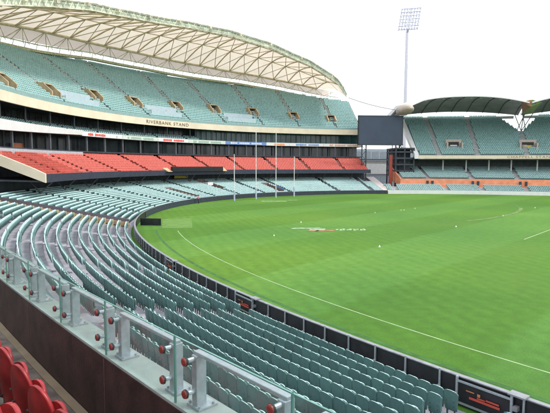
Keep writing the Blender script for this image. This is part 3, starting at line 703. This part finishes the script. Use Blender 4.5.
# roof modules (shells)
def emodule(c0, c1, zpk, parent, nm):
    zf = lambda t: 24.0+(zpk-24.0)*max(0, 1-abs((t-(c0+c1)/2)/((c1-c0)/2))**2.3) - (1.0 if c1 > 50 else 0)*max(0, (t-48)/3.5)
    zb = lambda t: 22.7+1.5*max(0, 1-abs((t-(c0+c1)/2)/((c1-c0)/2))**2)
    mb = MB(); mb.sweep(lambda t: [(10+20*s, zf(t)*(1-s)+zb(t)*s+1.0*math.sin(math.pi*s)) for s in np.linspace(0, 1, 8)], c0, c1, 34, closed=False)
    o = mb.build('roof_shell', M_roofu, parent)
    mb = MB(); mb.sweep(lambda t: [(9.8, zf(t)+.02), (9.8, zf(t)+.3), (14, zf(t)+1.6), (22, (zf(t)+zb(t))/2+2.4), (33, zb(t)+1.0), (33.4, zb(t)+.6), (30, zb(t)+.1), (20, (zf(t)+zb(t))/2+1.6), (12, zf(t)+.5)], c0, c1, 34)
    mb.build('roof_top', M_white, o)
    mb = MB()
    for t in np.linspace(c0+1, c1-1, 13):
        for s in (.16, .2): D = 10+20*s; mb.tbox(float(t), D, zf(t)*(1-s)+zb(t)*s+math.sin(math.pi*s)-.15, .5, .25, .12)
    mb.build('downlights', M_white, o)
    mb = MB(); nn_ = 9
    for t in np.linspace(c0+.5, c1-.5, nn_):
        pts = [P(float(t), 10+20*s, zf(t)*(1-s)+zb(t)*s+1.0*math.sin(math.pi*s)-.12) for s in np.linspace(0, 1, 6)]
        for a_, b_ in zip(pts[:-1], pts[1:]): mb.tube(a_, b_, .1, 4)
    mb.build('roof_ribs', M_dark, o)
    return zf, zb
zfA, zbA = emodule(30.6, 51.2, 26.2, est, 'a'); emodule(9.5, 30.2, 26.2, est, 'b'); emodule(-12, 9.1, 26.2, est, 'c')
mb = MB(); mb.sweep([(33.5, 22.1), (34.0, 22.1), (34.0, 22.9), (33.5, 22.9)], 31, EE, 20); mb.sweep([(33.5, 22.1), (34.0, 22.1), (34.0, 22.9), (33.5, 22.9)], ES, 29.6, 20); mb.build('rear_roof_beam', mat('pale_rear_beam', (.55, .57, .57), .6), est)
# cream rounded nose of the first shell
mb = MB(); nseg = 14
c0 = np.array(P(51.0, 13.0, 22.9)); n, tg = frame(51.5); tg3 = np.array([tg[0], tg[1], 0]); n3 = np.array([n[0], n[1], 0])
for i in range(nseg+1):
    ph = math.pi*i/nseg
    for j in range(nseg):
        th = 2*math.pi*j/nseg; mb.v.append(tuple(c0+tg3*(2.0*math.sin(ph)*math.cos(th))+n3*(6*math.cos(ph))+np.array([0, 0, 1.75*math.sin(ph)*math.sin(th)*(.75 if th > math.pi else 1)])))
for i in range(nseg):
    for j in range(nseg): q = i*nseg; mb.f.append([q+j, q+(j+1) % nseg, q+nseg+(j+1) % nseg, q+nseg+j]); mb.m.append(0)
mb.build('roof_nose', mat('beige_roof_nose', (.50, .41, .34), .7, var=.12, scale=.7), est, smooth=True)
# struts in the V gap and at the left end
mb = MB()
for t0, t1 in ((30.4, 29.0), (30.4, 31.8), (29.7, 30.6), (31.1, 30.2), (30.4, 30.4)): mb.tube(P(t0, 25.2, 17.6), P(t1, 22, 22.6), .13, 5)
for t0, D0, z0, t1, D1, z1 in ((50.2, 24, 12, 50.2, 24, 22.4), (49.4, 24, 12, 51.2, 24, 17), (51.2, 24, 17, 49.4, 24, 22), (51.4, 24, 12, 51.4, 24, 22.4)): mb.tube(P(t0, D0, z0), P(t1, D1, z1), .14, 5)
mb.build('roof_struts', mat('strut_grey_green', (.18, .22, .19), .6), est)
mb = MB(); mb.bar(24.9, 25.3, 16.9, 17.7, 28.8, 32, 4); mb.build('notch_platform', mat('notch_blue_grey', (.25, .31, .34), .6), est)
# coloured faceted panel where two shells meet
q = [P(t, D, z) for t, D, z in ((31.8, 10.2, 24.6), (30.2, 10.0, 25.0), (28.7, 10.4, 24.2), (29.9, 13.5, 21.6), (31.3, 13.5, 21.8), (30.3, 10.6, 23.2))]
mb = MB(); mb.add(q, [(0, 1, 5)], 0); mb.add(q, [(0, 5, 4)], 1); mb.add(q, [(1, 2, 5)], 2); mb.add(q, [(5, 2, 3)], 3); mb.add(q, [(5, 3, 4)], 3)
mb.build('faceted_art_panel', [mat('art_orange', (.42, .22, .13), .6), mat('art_brown', (.26, .14, .10), .6), mat('art_green', (.20, .28, .14), .6), mat('art_olive', (.22, .28, .12), .6)], est)
# stair tower of decks left of the stand
tw = empty('stair_tower', 'dark stacked stair decks between scoreboard and pale grandstand', 'stair tower')
mb = MB()
for z in (5.6, 7.4, 9.2, 11.0, 12.0): mb.bar(13.5, 24, z, z+.45, 48.9, 52.4, 4)
mb.build('decks', M_dark, tw)
mb = MB()
for t in (49, 50.7, 52.3):
    for D in (13.7, 23.5): mb.tbox(t, D, 0, .35, .35, 12.2)
mb.build('columns', M_dark, tw)
mb = MB(); mb.bar(18, 23, 4.2, 12.0, 49, 52.2, 3); mb.build('core', mat('tower_core', (.11, .13, .17), .6), tw)
mb = MB(); mb.tbox(53.0, 15.0, 0, .9, .3, 10.4); mb.build('red_panel', mat('dull_red_panel', (.40, .07, .05), .6), tw)

# remaining teal seats as one mass
allrest = [(*s[:4], 0) for s in rest]+ESE+USEATS
mid = [s for s in allrest]
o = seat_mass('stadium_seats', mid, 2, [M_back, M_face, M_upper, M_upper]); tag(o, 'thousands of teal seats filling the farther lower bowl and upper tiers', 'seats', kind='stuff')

# wide radial walkway across the bowl
ww = empty('walkway', 'brown walkway with low rails running up through the teal seats at left', 'walkway')
def rstrip(mb, t, dt, D0, D1, dz, h, mi=0):
    mb.sweep(lambda q: [(D0, .03+RI*(D0-1.0)/TR+dz), (D1, .03+RI*(D1-1.0)/TR+dz), (D1, .03+RI*(D1-1.0)/TR+dz+h), (D0, .03+RI*(D0-1.0)/TR+dz+h)], t-dt, t+dt, 1, mi=mi)
mb = MB(); rstrip(mb, WIDE, .95, .9, 18, .1, .12); mb.build('deck', mat('brown_deck', (.30, .22, .19), .8, var=.25), ww)
mb = MB(); rstrip(mb, WIDE-1.0, .06, 1, 18, .1, .62); mb.build('low_wall', mat('purple_wall', (.10, .095, .12), .6), ww)
mb = MB(); rstrip(mb, WIDE+1.0, .05, 1, 18, .15, .5); mb.build('low_wall', mat('brown_kerb', (.40, .26, .16), .6), ww)
mb = MB()
for k in range(19): mb.tbox(WIDE+1.12, 1.0+TR*k, .03+RI*k, .14, .35, .75)
mb.build('row_end_markers', mat('pale_yellow_end', (.60, .52, .30), .6), ww)
# stair wells in the bowl
for i, (v0, v1, d0, d1) in enumerate(VOMS):
    lab = ['long brown sunken stairwell in teal seats left of the goal posts', 'sunken stairwell with pale hatch below the black canopy', 'sunken stairwell with blue side panel behind the goal posts'][i]
    sw = empty('stairwell', lab, 'stairwell', 'stairwells sunk into the lower seating')
    mb = MB(); zf = lambda D: .03+RI*(D-1)/TR
    for t in (v0, v1): mb.sweep(lambda q: [(d0, zf(d0)-.2), (d1, zf(d1)-.2), (d1, zf(d1)+.75), (d0, zf(d0)+.75)], t-.05, t+.05, 1)
    mb.bar(d1, d1+.2, zf(d1)-.2, zf(d1)+.95, v0, v1, 2); mb.build('side_walls', mat('brown_wall', (.20, .15, .13), .7), sw)
    mb = MB(); mb.sweep([(d0, zf(d0)+.02), (d1, zf(d1)+.05), (d1, zf(d1)+.1), (d0, zf(d0)+.07)], v0+.06, v1-.06, 1); mb.build('stair_floor', M_rubber, sw)
    if i == 1: mb = MB(); mb.bar(11.5, 13.2, zf(12.5)+.2, zf(12.5)+.9, v0+.3, v1-.5, 1); mb.build('hatch', M_white, sw)
    if i == 2: mb = MB(); mb.sweep([(3, zf(3)+.1), (7, zf(7)+.1), (7, zf(7)+.9), (3, zf(3)+.9)], v0-.3, v0-.1, 1); mb.build('blue_panel', mat('blue_panel', (.06, .16, .45), .5), sw)

# ================================================================== FENCES
fe = empty('boundary_fence', 'low black boarded fence with grey cap curving round the field', 'fence')
mb = MB(); mb.bar(0, .07, .0, .92, 56.7, 182, 200); mb.build('boards', [M_black], fe)
mb = MB(); mb.bar(-.06, .11, .92, .955, 56.7, 182, 200); mb.build('cap', M_capg, fe)
mb = MB(); mb.bar(-.06, -.01, .02, .90, 56.7, 128, 110); mb.build('padded_face', M_navy, fe)
pt = along(.12, 139, 181.5, 1.33)
pp = MB(); pp.box((0, 0, .5), (.055, .05, 1.0)); pp.box((0, .05, .42), (.12, .05, .05)); pp.box((0, 0, .02), (.14, .12, .04)); pmesh = None
posts = []
for t in list(pt)[::-1][:98]:
    if abs(t-161.6) < .5 or abs(t-170.1) < .5: continue
    if pmesh is None: o = pp.build('post', M_steel, fe); pmesh = o.data
    else: o = bpy.data.objects.new('post', pmesh); col.objects.link(o); o.parent = fe
    o.location = P(t, .12, 0); o.rotation_euler.z = rz_at(t)
for t, lab in ((170.05, 'nearer fence gate with grey frame and red badge beside aisle'), (161.6, 'farther fence gate with grey frame and red badge between seat blocks'), (154.2, 'farthest small grey fence gate on the left curve')):
    n, tg = frame(t); gt = empty('fence_gate', lab, 'gate', 'gates in the boundary fence', P(t, .16, 0)); gt.rotation_euler.z = rz_at(t)
    mb = MB()
    for x in (-.85, .85): mb.box((x, 0, .48), (.07, .06, .96))
    for z in (.12, .82): mb.box((0, 0, z), (1.64, .05, .06))
    mb.build('frame', M_steel, gt)
    mb = MB(); mb.box((0, -.02, .47), (1.6, .02, .62)); mb.build('panel', M_black, gt)
    mb = MB(); mb.box((-.05, .02, .40), (.95, .015, .07)); mb.box((-.30, .022, .50), (.4, .015, .05)); mb.box((.05, .022, .475), (.25, .015, .04)); mb.build('red_badge', mat('badge_red', (.50, .07, .05), .6), gt)
    mb = MB(); mb.box((.12, .024, .57), (.09, .015, .09)); mb.box((.40, .024, .60), (.26, .015, .03)); mb.build('badge_top', mat('badge_orange', (.45, .17, .07), .6), gt)
    mb = MB(); mb.box((-.98, .0, .60), (.14, .2, .12)); mb.box((-1.0, -.08, .985), (.5, .32, .05)); mb.build('latch_housing', M_capg, gt)
wf = MB(); wf.bar(0, .1, 0, .95, 3, 56.6, 80); o = wf.build('boundary_fence', M_white); tag(o, 'low plain white fence below the pale grandstand at right', 'fence')
bb = empty('advert_board', 'long black board standing on grass against the left fence curve', 'board')
pa, pb = np.array([-41.9, 64.2, 0]), np.array([-39.9, 62.0, 0])
def unp(u, v, z=0):
    D = F_+((u-275)/FPX)*R_-((v-206.5)/FPX)*U_; return CAM+D*((z-CAM[2])/D[2])
pa, pb = unp(140.6, 225.3), unp(161, 225.7); d = pb-pa; L = np.linalg.norm(d); d /= L; nn = np.array([-d[1], d[0], 0])
mb = MB(); mb.box((pa+pb)/2+np.array([0, 0, .46]), (L, .12, .86), (d, nn, (0, 0, 1))); mb.build('board_face', M_black, bb)
mb = MB()
for s in (.12, .5, .88): mb.box(pa+d*L*s+nn*.2+np.array([0, 0, .02]), (.08, .7, .04), (d, nn, (0, 0, 1)))
mb.build('feet', M_capg, bb)

# ================================================================== GOAL POSTS
gx = [(-9.6, 9.6, 'left-hand short behind post at the outer left of the goals'), (-3.2, 14.45, 'tall goal post, left one of the tall pair'), (3.2, 14.45, 'tall goal post, right one of the tall pair'), (9.6, 9.4, 'short behind post at the outer right of the goals')]
for x, h, lab in gx:
    gp = empty('goal_post', 'white '+lab, 'goal post', 'white goal posts in front of the far stand', (x, 84.43, 0))
    mb = MB(); mb.tube((0, 0, 0), (0, 0, h), .09, 12, .065); mb.build('pole', M_white, gp)
    mb = MB(); mb.tube((0, 0, .06), (0, 0, 2.3), .17, 12); mb.build('padding', mat('post_padding', (.45, .52, .62), .7), gp)

# ================================================================== PERSON near the fence
def person(base, face, h=1.72):
    n = [(0, 0, .95), (0, .02, 1.15), (0, .04, 1.35), (0, .06, 1.47), (.17, .05, 1.40), (.24, .16, 1.18), (.16, .36, 1.12), (-.17, .05, 1.40), (-.25, .10, 1.14), (-.20, .30, 1.0),
         (.09, 0, .90), (.13, .12, .50), (.12, -.02, .09), (.12, .12, .04), (-.09, 0, .90), (-.14, -.04, .50), (-.16, -.20, .10), (-.16, -.06, .04)]
    r = [.15, .14, .16, .06, .07, .05, .04, .07, .05, .04, .10, .075, .05, .045, .10, .075, .05, .045]
    e = [(0, 1), (1, 2), (2, 3), (2, 4), (4, 5), (5, 6), (2, 7), (7, 8), (8, 9), (0, 10), (10, 11), (11, 12), (12, 13), (0, 14), (14, 15), (15, 16), (16, 17)]
    # hands with fingers
    def hand(w_, sx):
        o = len(n); n.append((w_[0], w_[1]+.07, w_[2]-.01)); r.append(.03); e.append((6 if sx > 0 else 9, o))
        for i, (dx, l) in enumerate(((-.026, .07), (-.009, .085), (.009, .08), (.026, .06))):
            q = len(n); n.append((w_[0]+dx, w_[1]+.10, w_[2]-.015)); r.append(.011); e.append((o, q))
            n.append((w_[0]+dx, w_[1]+.10+l*.8, w_[2]-.045)); r.append(.009); e.append((q, q+1))
        q = len(n); n.append((w_[0]-.045*sx, w_[1]+.08, w_[2]+.01)); r.append(.012); e.append((o, q))
    hand(n[6], 1); hand(n[9], -1)
    me = bpy.data.meshes.new('body'); me.from_pydata(n, e, []); o = bpy.data.objects.new('body', me); col.objects.link(o)
    sk = o.modifiers.new('s', 'SKIN'); sb = o.modifiers.new('b', 'SUBSURF'); sb.levels = sb.render_levels = 1
    for i, v in enumerate(me.skin_vertices[0].data): v.radius = (r[i], r[i]*(.75 if i < 3 else 1)); v.use_root = (i == 0)
    dg = bpy.context.evaluated_depsgraph_get(); me2 = bpy.data.meshes.new_from_object(o.evaluated_get(dg)); bpy.data.objects.remove(o)
    me2.materials.clear()
    for m in (M_skin, M_pink, M_trou): me2.materials.append(m)
    for p in me2.polygons:
        c = p.center; p.use_smooth = True
        p.material_index = 2 if c.z < .95 and abs(c.x) < .26 and not (c.y > .26) else (1 if c.z > .95 and c.z < 1.46 and c.y < .30 else 0)
    root = empty('person', 'person in pink top and dark trousers walking beside the dark fence', 'person', None, base); root.rotation_euler.z = face
    bo = bpy.data.objects.new('body', me2); col.objects.link(bo); bo.parent = root
    hd = MB(); R = 10
    for i in range(R+1):
        ph = math.pi*i/R
        for j in range(12):
            th = 2*math.pi*j/12; x = .078*math.sin(ph)*math.cos(th); y = .098*math.sin(ph)*math.sin(th); z = .118*math.cos(ph)
            if y > .03: y -= .015*max(0, z/.118)
            if z < -.05: x *= .85
            if abs(x) < .02 and y > .07 and abs(z+.01) < .03: y += .022
            hd.v.append((x, y+.07, z+1.61))
    for i in range(R):
        for j in range(12): hd.f.append([i*12+j, i*12+(j+1) % 12, (i+1)*12+(j+1) % 12, (i+1)*12+j]); hd.m.append(0)
    for sx in (-1, 1):
        hd.box((sx*.08, .065, 1.61), (.018, .035, .055)); hd.box((sx*.03, .165, 1.63), (.02, .008, .01), mi=1)
    hd.box((0, .163, 1.555), (.045, .008, .01), mi=2)
    hd.build('head', [M_skin, M_trou, M_pink], root, smooth=True)
    hr = MB()
    for i in range(R//2+1):
        ph = math.pi*i/R*1.15
        for j in range(12):
            th = 2*math.pi*j/12; y = .112*math.sin(ph)*math.sin(th); hr.v.append((.09*math.sin(ph)*math.cos(th), y*.95+.058, .13*math.cos(ph)+1.615+(.035 if y > .04 and i == R//2 else 0)))
    for i in range(R//2):
        for j in range(12): hr.f.append([i*12+j, i*12+(j+1) % 12, (i+1)*12+(j+1) % 12, (i+1)*12+j]); hr.m.append(0)
    hr.build('hair', M_hair, root, smooth=True)
person(tuple(unp(198.5, 203.6)), math.radians(35))

# small markers lying on the turf
mk = [((301, 222.6), 1, 'small white marker on turf left of the painted logo'), ((274, 236), 0, 'pale yellow marker cone on turf nearest the left boundary line'), ((375, 213), 0, 'small yellow marker cone in pale band of far turf'), ((379.5, 247), 1, 'small white marker on turf nearest the camera'),
      ((456, 227), 1, 'white marker on turf at the band edge left of the square'), ((401, 210.5), 0, 'yellow marker cone on far turf, left of a close pair'), ((404, 210.3), 0, 'yellow marker cone on far turf, right of a close pair'), ((415, 208.8), 0, 'yellow marker cone on far turf beyond the close pair'), ((503, 216), 0, 'yellow marker cone beside the worn brown arc'), ((535, 208), 1, 'small white marker on far turf at the right edge')]
for (u, v), k, lab in mk:
    p = unp(u, v); mb = MB(); r = .06 if k == 0 else .075
    mb.tube((0, 0, .005), (0, 0, .05), r*1.3, 14, r*1.1); mb.tube((0, 0, .05), (0, 0, .17), r*.8, 14, r*.3); mb.tube((0, 0, .17), (0, 0, .18), r*.34, 14, r*.2)
    o = mb.build('marker_cone', M_conew if k else M_cone); o.location = p; tag(o, lab, 'marker', 'small markers scattered on the turf')

# ================================================================== SCOREBOARD, LIGHT TOWER, FAR BUILDINGS, CABLE
sc = empty('scoreboard', 'large dark slate scoreboard raised on steel legs between the stands', 'scoreboard')
p0 = np.array(P(59.2, 15.5)); p1 = np.array(P(50.9, 15.5)); d = p1-p0; L = np.linalg.norm(d); d /= L; nn = np.array([-d[1], d[0], 0]); c = (p0+p1)/2
mb = MB(); mb.box(c+np.array([0, 0, 17.4]), (L, 1.0, 8.0), (d, nn, (0, 0, 1))); mb.build('board', M_screen, sc)
mb = MB()
for s in (-1, 1): mb.box(c+d*s*(L/2-.15)+np.array([0, 0, 17.4]), (.3, 1.1, 8.1), (d, nn, (0, 0, 1)))
for z in (13.3, 21.5): mb.box(c+np.array([0, 0, z]), (L+.1, 1.1, .3), (d, nn, (0, 0, 1)))
mb.build('border', M_dark, sc)
for s in (-.36, .40):
    mb = MB(); b0 = c+d*L*s
    for e in (-.6, .6): mb.box(b0+d*e+np.array([0, 0, 6.6]), (.28, .3, 13.2), (d, nn, (0, 0, 1)))
    for i in range(9): mb.tube(b0+d*(.6*(-1)**i)+np.array([0, 0, 1.4*i+.4]), b0+d*(.6*(-1)**(i+1))+np.array([0, 0, 1.4*i+1.8]), .07, 4)
    mb.build('leg', M_dark, sc)
mb = MB(); mb.box(c+np.array([0, 0, 9.0]), (L*.9, .3, .35), (d, nn, (0, 0, 1))); mb.build('crossbeam', M_dark, sc)
# light tower
ltb = CAM+220*(F_+((402.6-275)/FPX)*R_); ltb[2] = 0
lt = empty('light_tower', 'tall pale floodlight tower behind the right-hand grandstand', 'light tower', None, tuple(ltb))
mb = MB(); mb.tube((0, 0, 0), (0, 0, 65), 1.0, 14, .62); mb.build('mast', mat('pale_mast', (.60, .60, .65), .5), lt)
fd = CAM[:2]-ltb[:2]; fd /= np.linalg.norm(fd); rr = np.array([-fd[1], fd[0], 0])   # points to image right? (perpendicular)
if rr[:2]@R_[:2] < 0: rr = -rr
fw = np.array([fd[0], fd[1], 0]); upv = np.array([0, 0, 1.])*.98-fw*.12+rr*.13; upv /= np.linalg.norm(upv); hc = np.array([0, 0, 70.2])+rr*.9
mb = MB()
for i in range(7): mb.tube(hc+rr*(-4+8*i/6)-upv*4.8, hc+rr*(-4+8*i/6)+upv*4.8, .12, 5)
for j in range(7): mb.tube(hc-rr*4.2+upv*(-4.6+9.2*j/6), hc+rr*4.2+upv*(-4.6+9.2*j/6), .15, 5)
mb.tube((0, 0, 64), hc-upv*4.6, .5, 8); mb.tube(hc+upv*4.6, hc+upv*6.6, .07, 5)
mb.build('head_frame', mat('head_frame_grey', (.36, .37, .45), .6), lt)
mb = MB()
for j in range(6):
    for i in range(8):
        if j == 0 and i in (6, 7): pass
        q = hc+rr*(-3.7+7.4*i/7)+upv*(-4.1+8.2*j/5); mb.tube(q+fw*.1, q+fw*.55-upv*.1, .22, 8, .40); mb.tube(q+fw*.55-upv*.1, q+fw*.60-upv*.1, .42, 8, .42, mi=1)
mb.build('floodlights', [mat('lamp_housing', (.45, .46, .54), .5), mat('lamp_glass', (.6, .62, .72), .15)], lt)
# buildings seen between the stands
fb = empty('concourse_building', 'low pale building with white band under the scoreboard', 'building')
q0 = np.array(P(60, 55)); q1 = np.array(P(44, 60)); d = q1-q0; L = np.linalg.norm(d); d /= L; nn = np.array([-d[1], d[0], 0]); c = (q0+q1)/2
for nm, z0, z1, m, off_ in (('lower_wall', 0, 4.2, mat('grey_blue_wall', (.46, .51, .58), .7), 0), ('white_band', 4.2, 7.9, mat('band_white', (.75, .75, .74), .6), .4), ('recess', 7.9, 9.0, mat('tan_recess', (.45, .42, .38), .7), -.5), ('upper_wall', 9.0, 13.2, mat('pale_blue_wall', (.52, .60, .66), .6), 0)):
    mb = MB(); mb.box(c+nn*off_*-1+np.array([0, 0, (z0+z1)/2]), (L, 8+off_, z1-z0), (d, nn, (0, 0, 1)), 0); ob = mb.build(nm, m, fb)
    if nm in ('upper_wall', 'lower_wall'):
        mb = MB()
        for i in range(12): mb.box(c+d*(-L/2+L*(i+.5)/12)-nn*4.02*np.sign(nn@(c-np.array([0, 0, 0])))+np.array([0, 0, (z0+z1)/2]), (L/16, .12, (z1-z0)*.6), (d, nn, (0, 0, 1)))
        mb.build('windows', mat('far_window', (.42, .48, .53), .25), ob)
mb = MB()
mb.sweep([(.6, .0), (.6, .6), (18, 4.0), (18, 0)], 55.6, 57.1, 3); tag(mb.build('ramp', mat('pink_grey_paving', (.52, .46, .45), .8)), kind='structure')
# cable between the roofs
def catenary(a_, b_, sag, r, n=24):
    a_, b_ = np.array(a_), np.array(b_); mb = MB(); pts = [a_*(1-s)+b_*s-np.array([0, 0, 4*sag*s*(1-s)]) for s in np.linspace(0, 1, n)]
    for p_, q_ in zip(pts[:-1], pts[1:]): mb.tube(p_, q_, r, 5)
    return mb
o = catenary(P(60.2, 20, 27.2), P(51.6, 12.5, 22.8), .5, .10).build('cable', mat('cable_grey', (.25, .25, .25), .6)); tag(o, 'thin grey cable strung from the arched roof to the shell roof', 'cable')

# ================================================================== OUR TIER: floor, wall, glass, red seats
tr = empty('balcony_wall', 'dark maroon parapet wall topped by a pale green ledge', 'wall')
mb = MB(); mb.bar(12.752, 12.765, 5.19, 5.872, 160, 182, 60); mb.build('maroon_boards', M_wall, tr)
for t in along(12.9, 160, 181.9, 1.19*1.0): pass
mb = MB(); mb.sweep([(12.50, 5.86), (12.758, 5.86), (12.758, 5.893), (12.50, 5.893)], 160, 182, 60); mb.build('ledge', M_ledge, tr)
mb = MB(); mb.bar(12.56, 12.75, 1.3, 5.855, 160, 182, 60); mb.bar(12.45, 22, 4.9, 5.14, 160, 182, 40); mb.build('tier_front', M_concw, tr)
mb = MB(); pr = [(12.755, 5.2)]
for i, (D, z) in enumerate(((13.75, 5.2), (14.7, 5.62), (15.6, 6.04), (16.5, 6.46), (17.4, 6.88), (18.3, 7.3), (22, 7.3))): pr += [(D, z)]+([(D, z+.42)] if i < 5 else [])
mb.sweep(pr, 160, 182, 60, closed=False); tag(mb.build('balcony_floor', M_floor), kind='structure')
mb = MB(); mb.bar(12.77, 12.86, 5.2, 5.212, 160, 182, 60); tag(mb.build('floor_edge_strip', mat('tan_strip', (.22, .17, .11), .8)), kind='structure')
# glass panels: joints along arc, first joint at theta 172.25
s_ = arclen(12.74); j0 = np.interp(172.25, _T, s_); JT = [float(np.interp(j0+1.185*i, s_, _T)) for i in range(-9, 8)]
bays = []
for i in range(len(JT)-1):
    ta, tb = JT[i], JT[i+1]; tm = (ta+tb)/2; base = P(tm, 12.74, 5.895)
    u, v, dep = px(P(tm, 12.74, 6.2)); n, tg = frame(tm)
    bays.append((tm, base))
GL = {}
zero = (JT.index(min(JT, key=lambda x: abs(x-172.25))))
for i, (tm, base) in enumerate(bays):
    k = i-zero   # 0 = panel right (south) of the joint
    place = {0: 'directly left of the nearest full joint', }.get(k)
    names = {0: 'large glass balustrade panel at the bottom centre of the view', 1: 'glass balustrade panel cut off by the bottom edge of the view', -1: 'second glass balustrade panel left of the large bottom centre one', -2: 'third glass balustrade panel, halfway towards the left edge', -3: 'fourth glass balustrade panel counted leftwards from bottom centre', -4: 'fifth glass balustrade panel counted leftwards, near the left edge', -5: 'sixth glass balustrade panel counted leftwards, at the left edge'}
    lab = names.get(k, f'glass balustrade panel {"beyond the left edge" if k < 0 else "below the bottom edge"}, {ordn(abs(k)+1)} from the bottom centre one')
    g_ = empty('glass_balustrade', lab, 'balustrade', 'glass balustrade panels along the balcony', base); g_.rotation_euler.z = rz_at(tm)
    # local: +x = clockwise tangent..., +y = outward (towards the camera side), -y = field side
    mb = MB(); mb.box((0, 0, .245), (1.172, .012, .49)); mb.build('glass', M_glass, g_)
    mb = MB(); mb.box((.587, 0, .245), (.003, .0125, .492)); mb.box((-.587, 0, .245), (.003, .0125, .492)); mb.box((0, 0, .4915), (1.172, .0125, .003)); mb.build('glass_edge', M_gedge, g_)
    for x in (-.44, .44):
        mb = MB(); mb.box((x, -.10, .19), (.062, .085, .37)); o = mb.build('post', M_steel, g_)
        bv = o.modifiers.new('b', 'BEVEL'); bv.width = .006; bv.segments = 2
        mb = MB(); mb.box((x, -.125, .007), (.15, .16, .014)); 
        for dx in (-.06, .06):
            for dy in (-.055, .06): mb.tube((x+dx, -.125+dy, .014), (x+dx, -.12+dy, .032), .011, 6)
        mb.build('base_plate', M_steel, o)
        for z in (.12, .35):
            mb = MB(); mb.tube((x, .006, z), (x, .018, z), .032, 18); mb.tube((x, -.06, z), (x, -.006, z), .017, 10, mi=1); ob = mb.build('clamp', [M_rubber, M_steel], g_)
            mb = MB(); mb.tube((x, .018, z), (x, .028, z), .030, 18, .028); mb.tube((x, .028, z), (x, .032, z), .028, 18, .018); mb.build('red_cap', M_redcap, ob)
    mb = MB(); mb.box((0, -.10, .385), (.94, .05, .028)); o = mb.build('handrail', M_steel, g_); bv = o.modifiers.new('b', 'BEVEL'); bv.width = .006; bv.segments = 2
# seam lines in the maroon wall
mb = MB()
for t in JT[::2]: mb.tbox(t, 12.766, 5.215, .007, .004, .65)
mb.build('board_seams', mat('seam_tan', (.13, .08, .07), .6), tr)
# red seats on our tier
rproto = seat_proto('red_seat', 1, [M_redn, M_redn], [M_redn, M_redn], M_leg, 'glossy red seats on the near balcony')
s1 = arclen(13.36); k0 = np.interp(171.51, _T, s1)
first = True
rl = ['leftmost full red seat of the front balcony row', 'middle red seat of the front balcony row', 'red seat at the bottom edge, right end of the visible row']
for i in range(-4, 6):
    t = float(np.interp(k0+.5*i, s1, _T))
    lab = {-1: 'glossy red seat, topmost of the front balcony row at the left edge', 0: 'glossy red seat, second from the top in the front balcony row', 1: 'glossy red seat, third from the top in the front balcony row', 2: 'glossy red seat, fourth, mostly below the bottom edge'}.get(i, f'glossy red seat of the front balcony row, {ordn(abs(i))} {"farther" if i < 0 else "nearer"} than the visible ones')
    copy_seat(rproto, first, P(t, 13.36, 5.2-.07), rz_at(t)+math.radians(12), lab); first = False
s2 = arclen(14.1); k1 = np.interp(172.5, _T, s2)
for i in range(-6, 3):
    t = float(np.interp(k1+.5*i, s2, _T)); copy_seat(rproto, False, P(t, 13.86, 5.62-.08), rz_at(t)+math.radians(12), f'glossy red seat in the second balcony row, {ordn(i+7)} counted towards the camera')
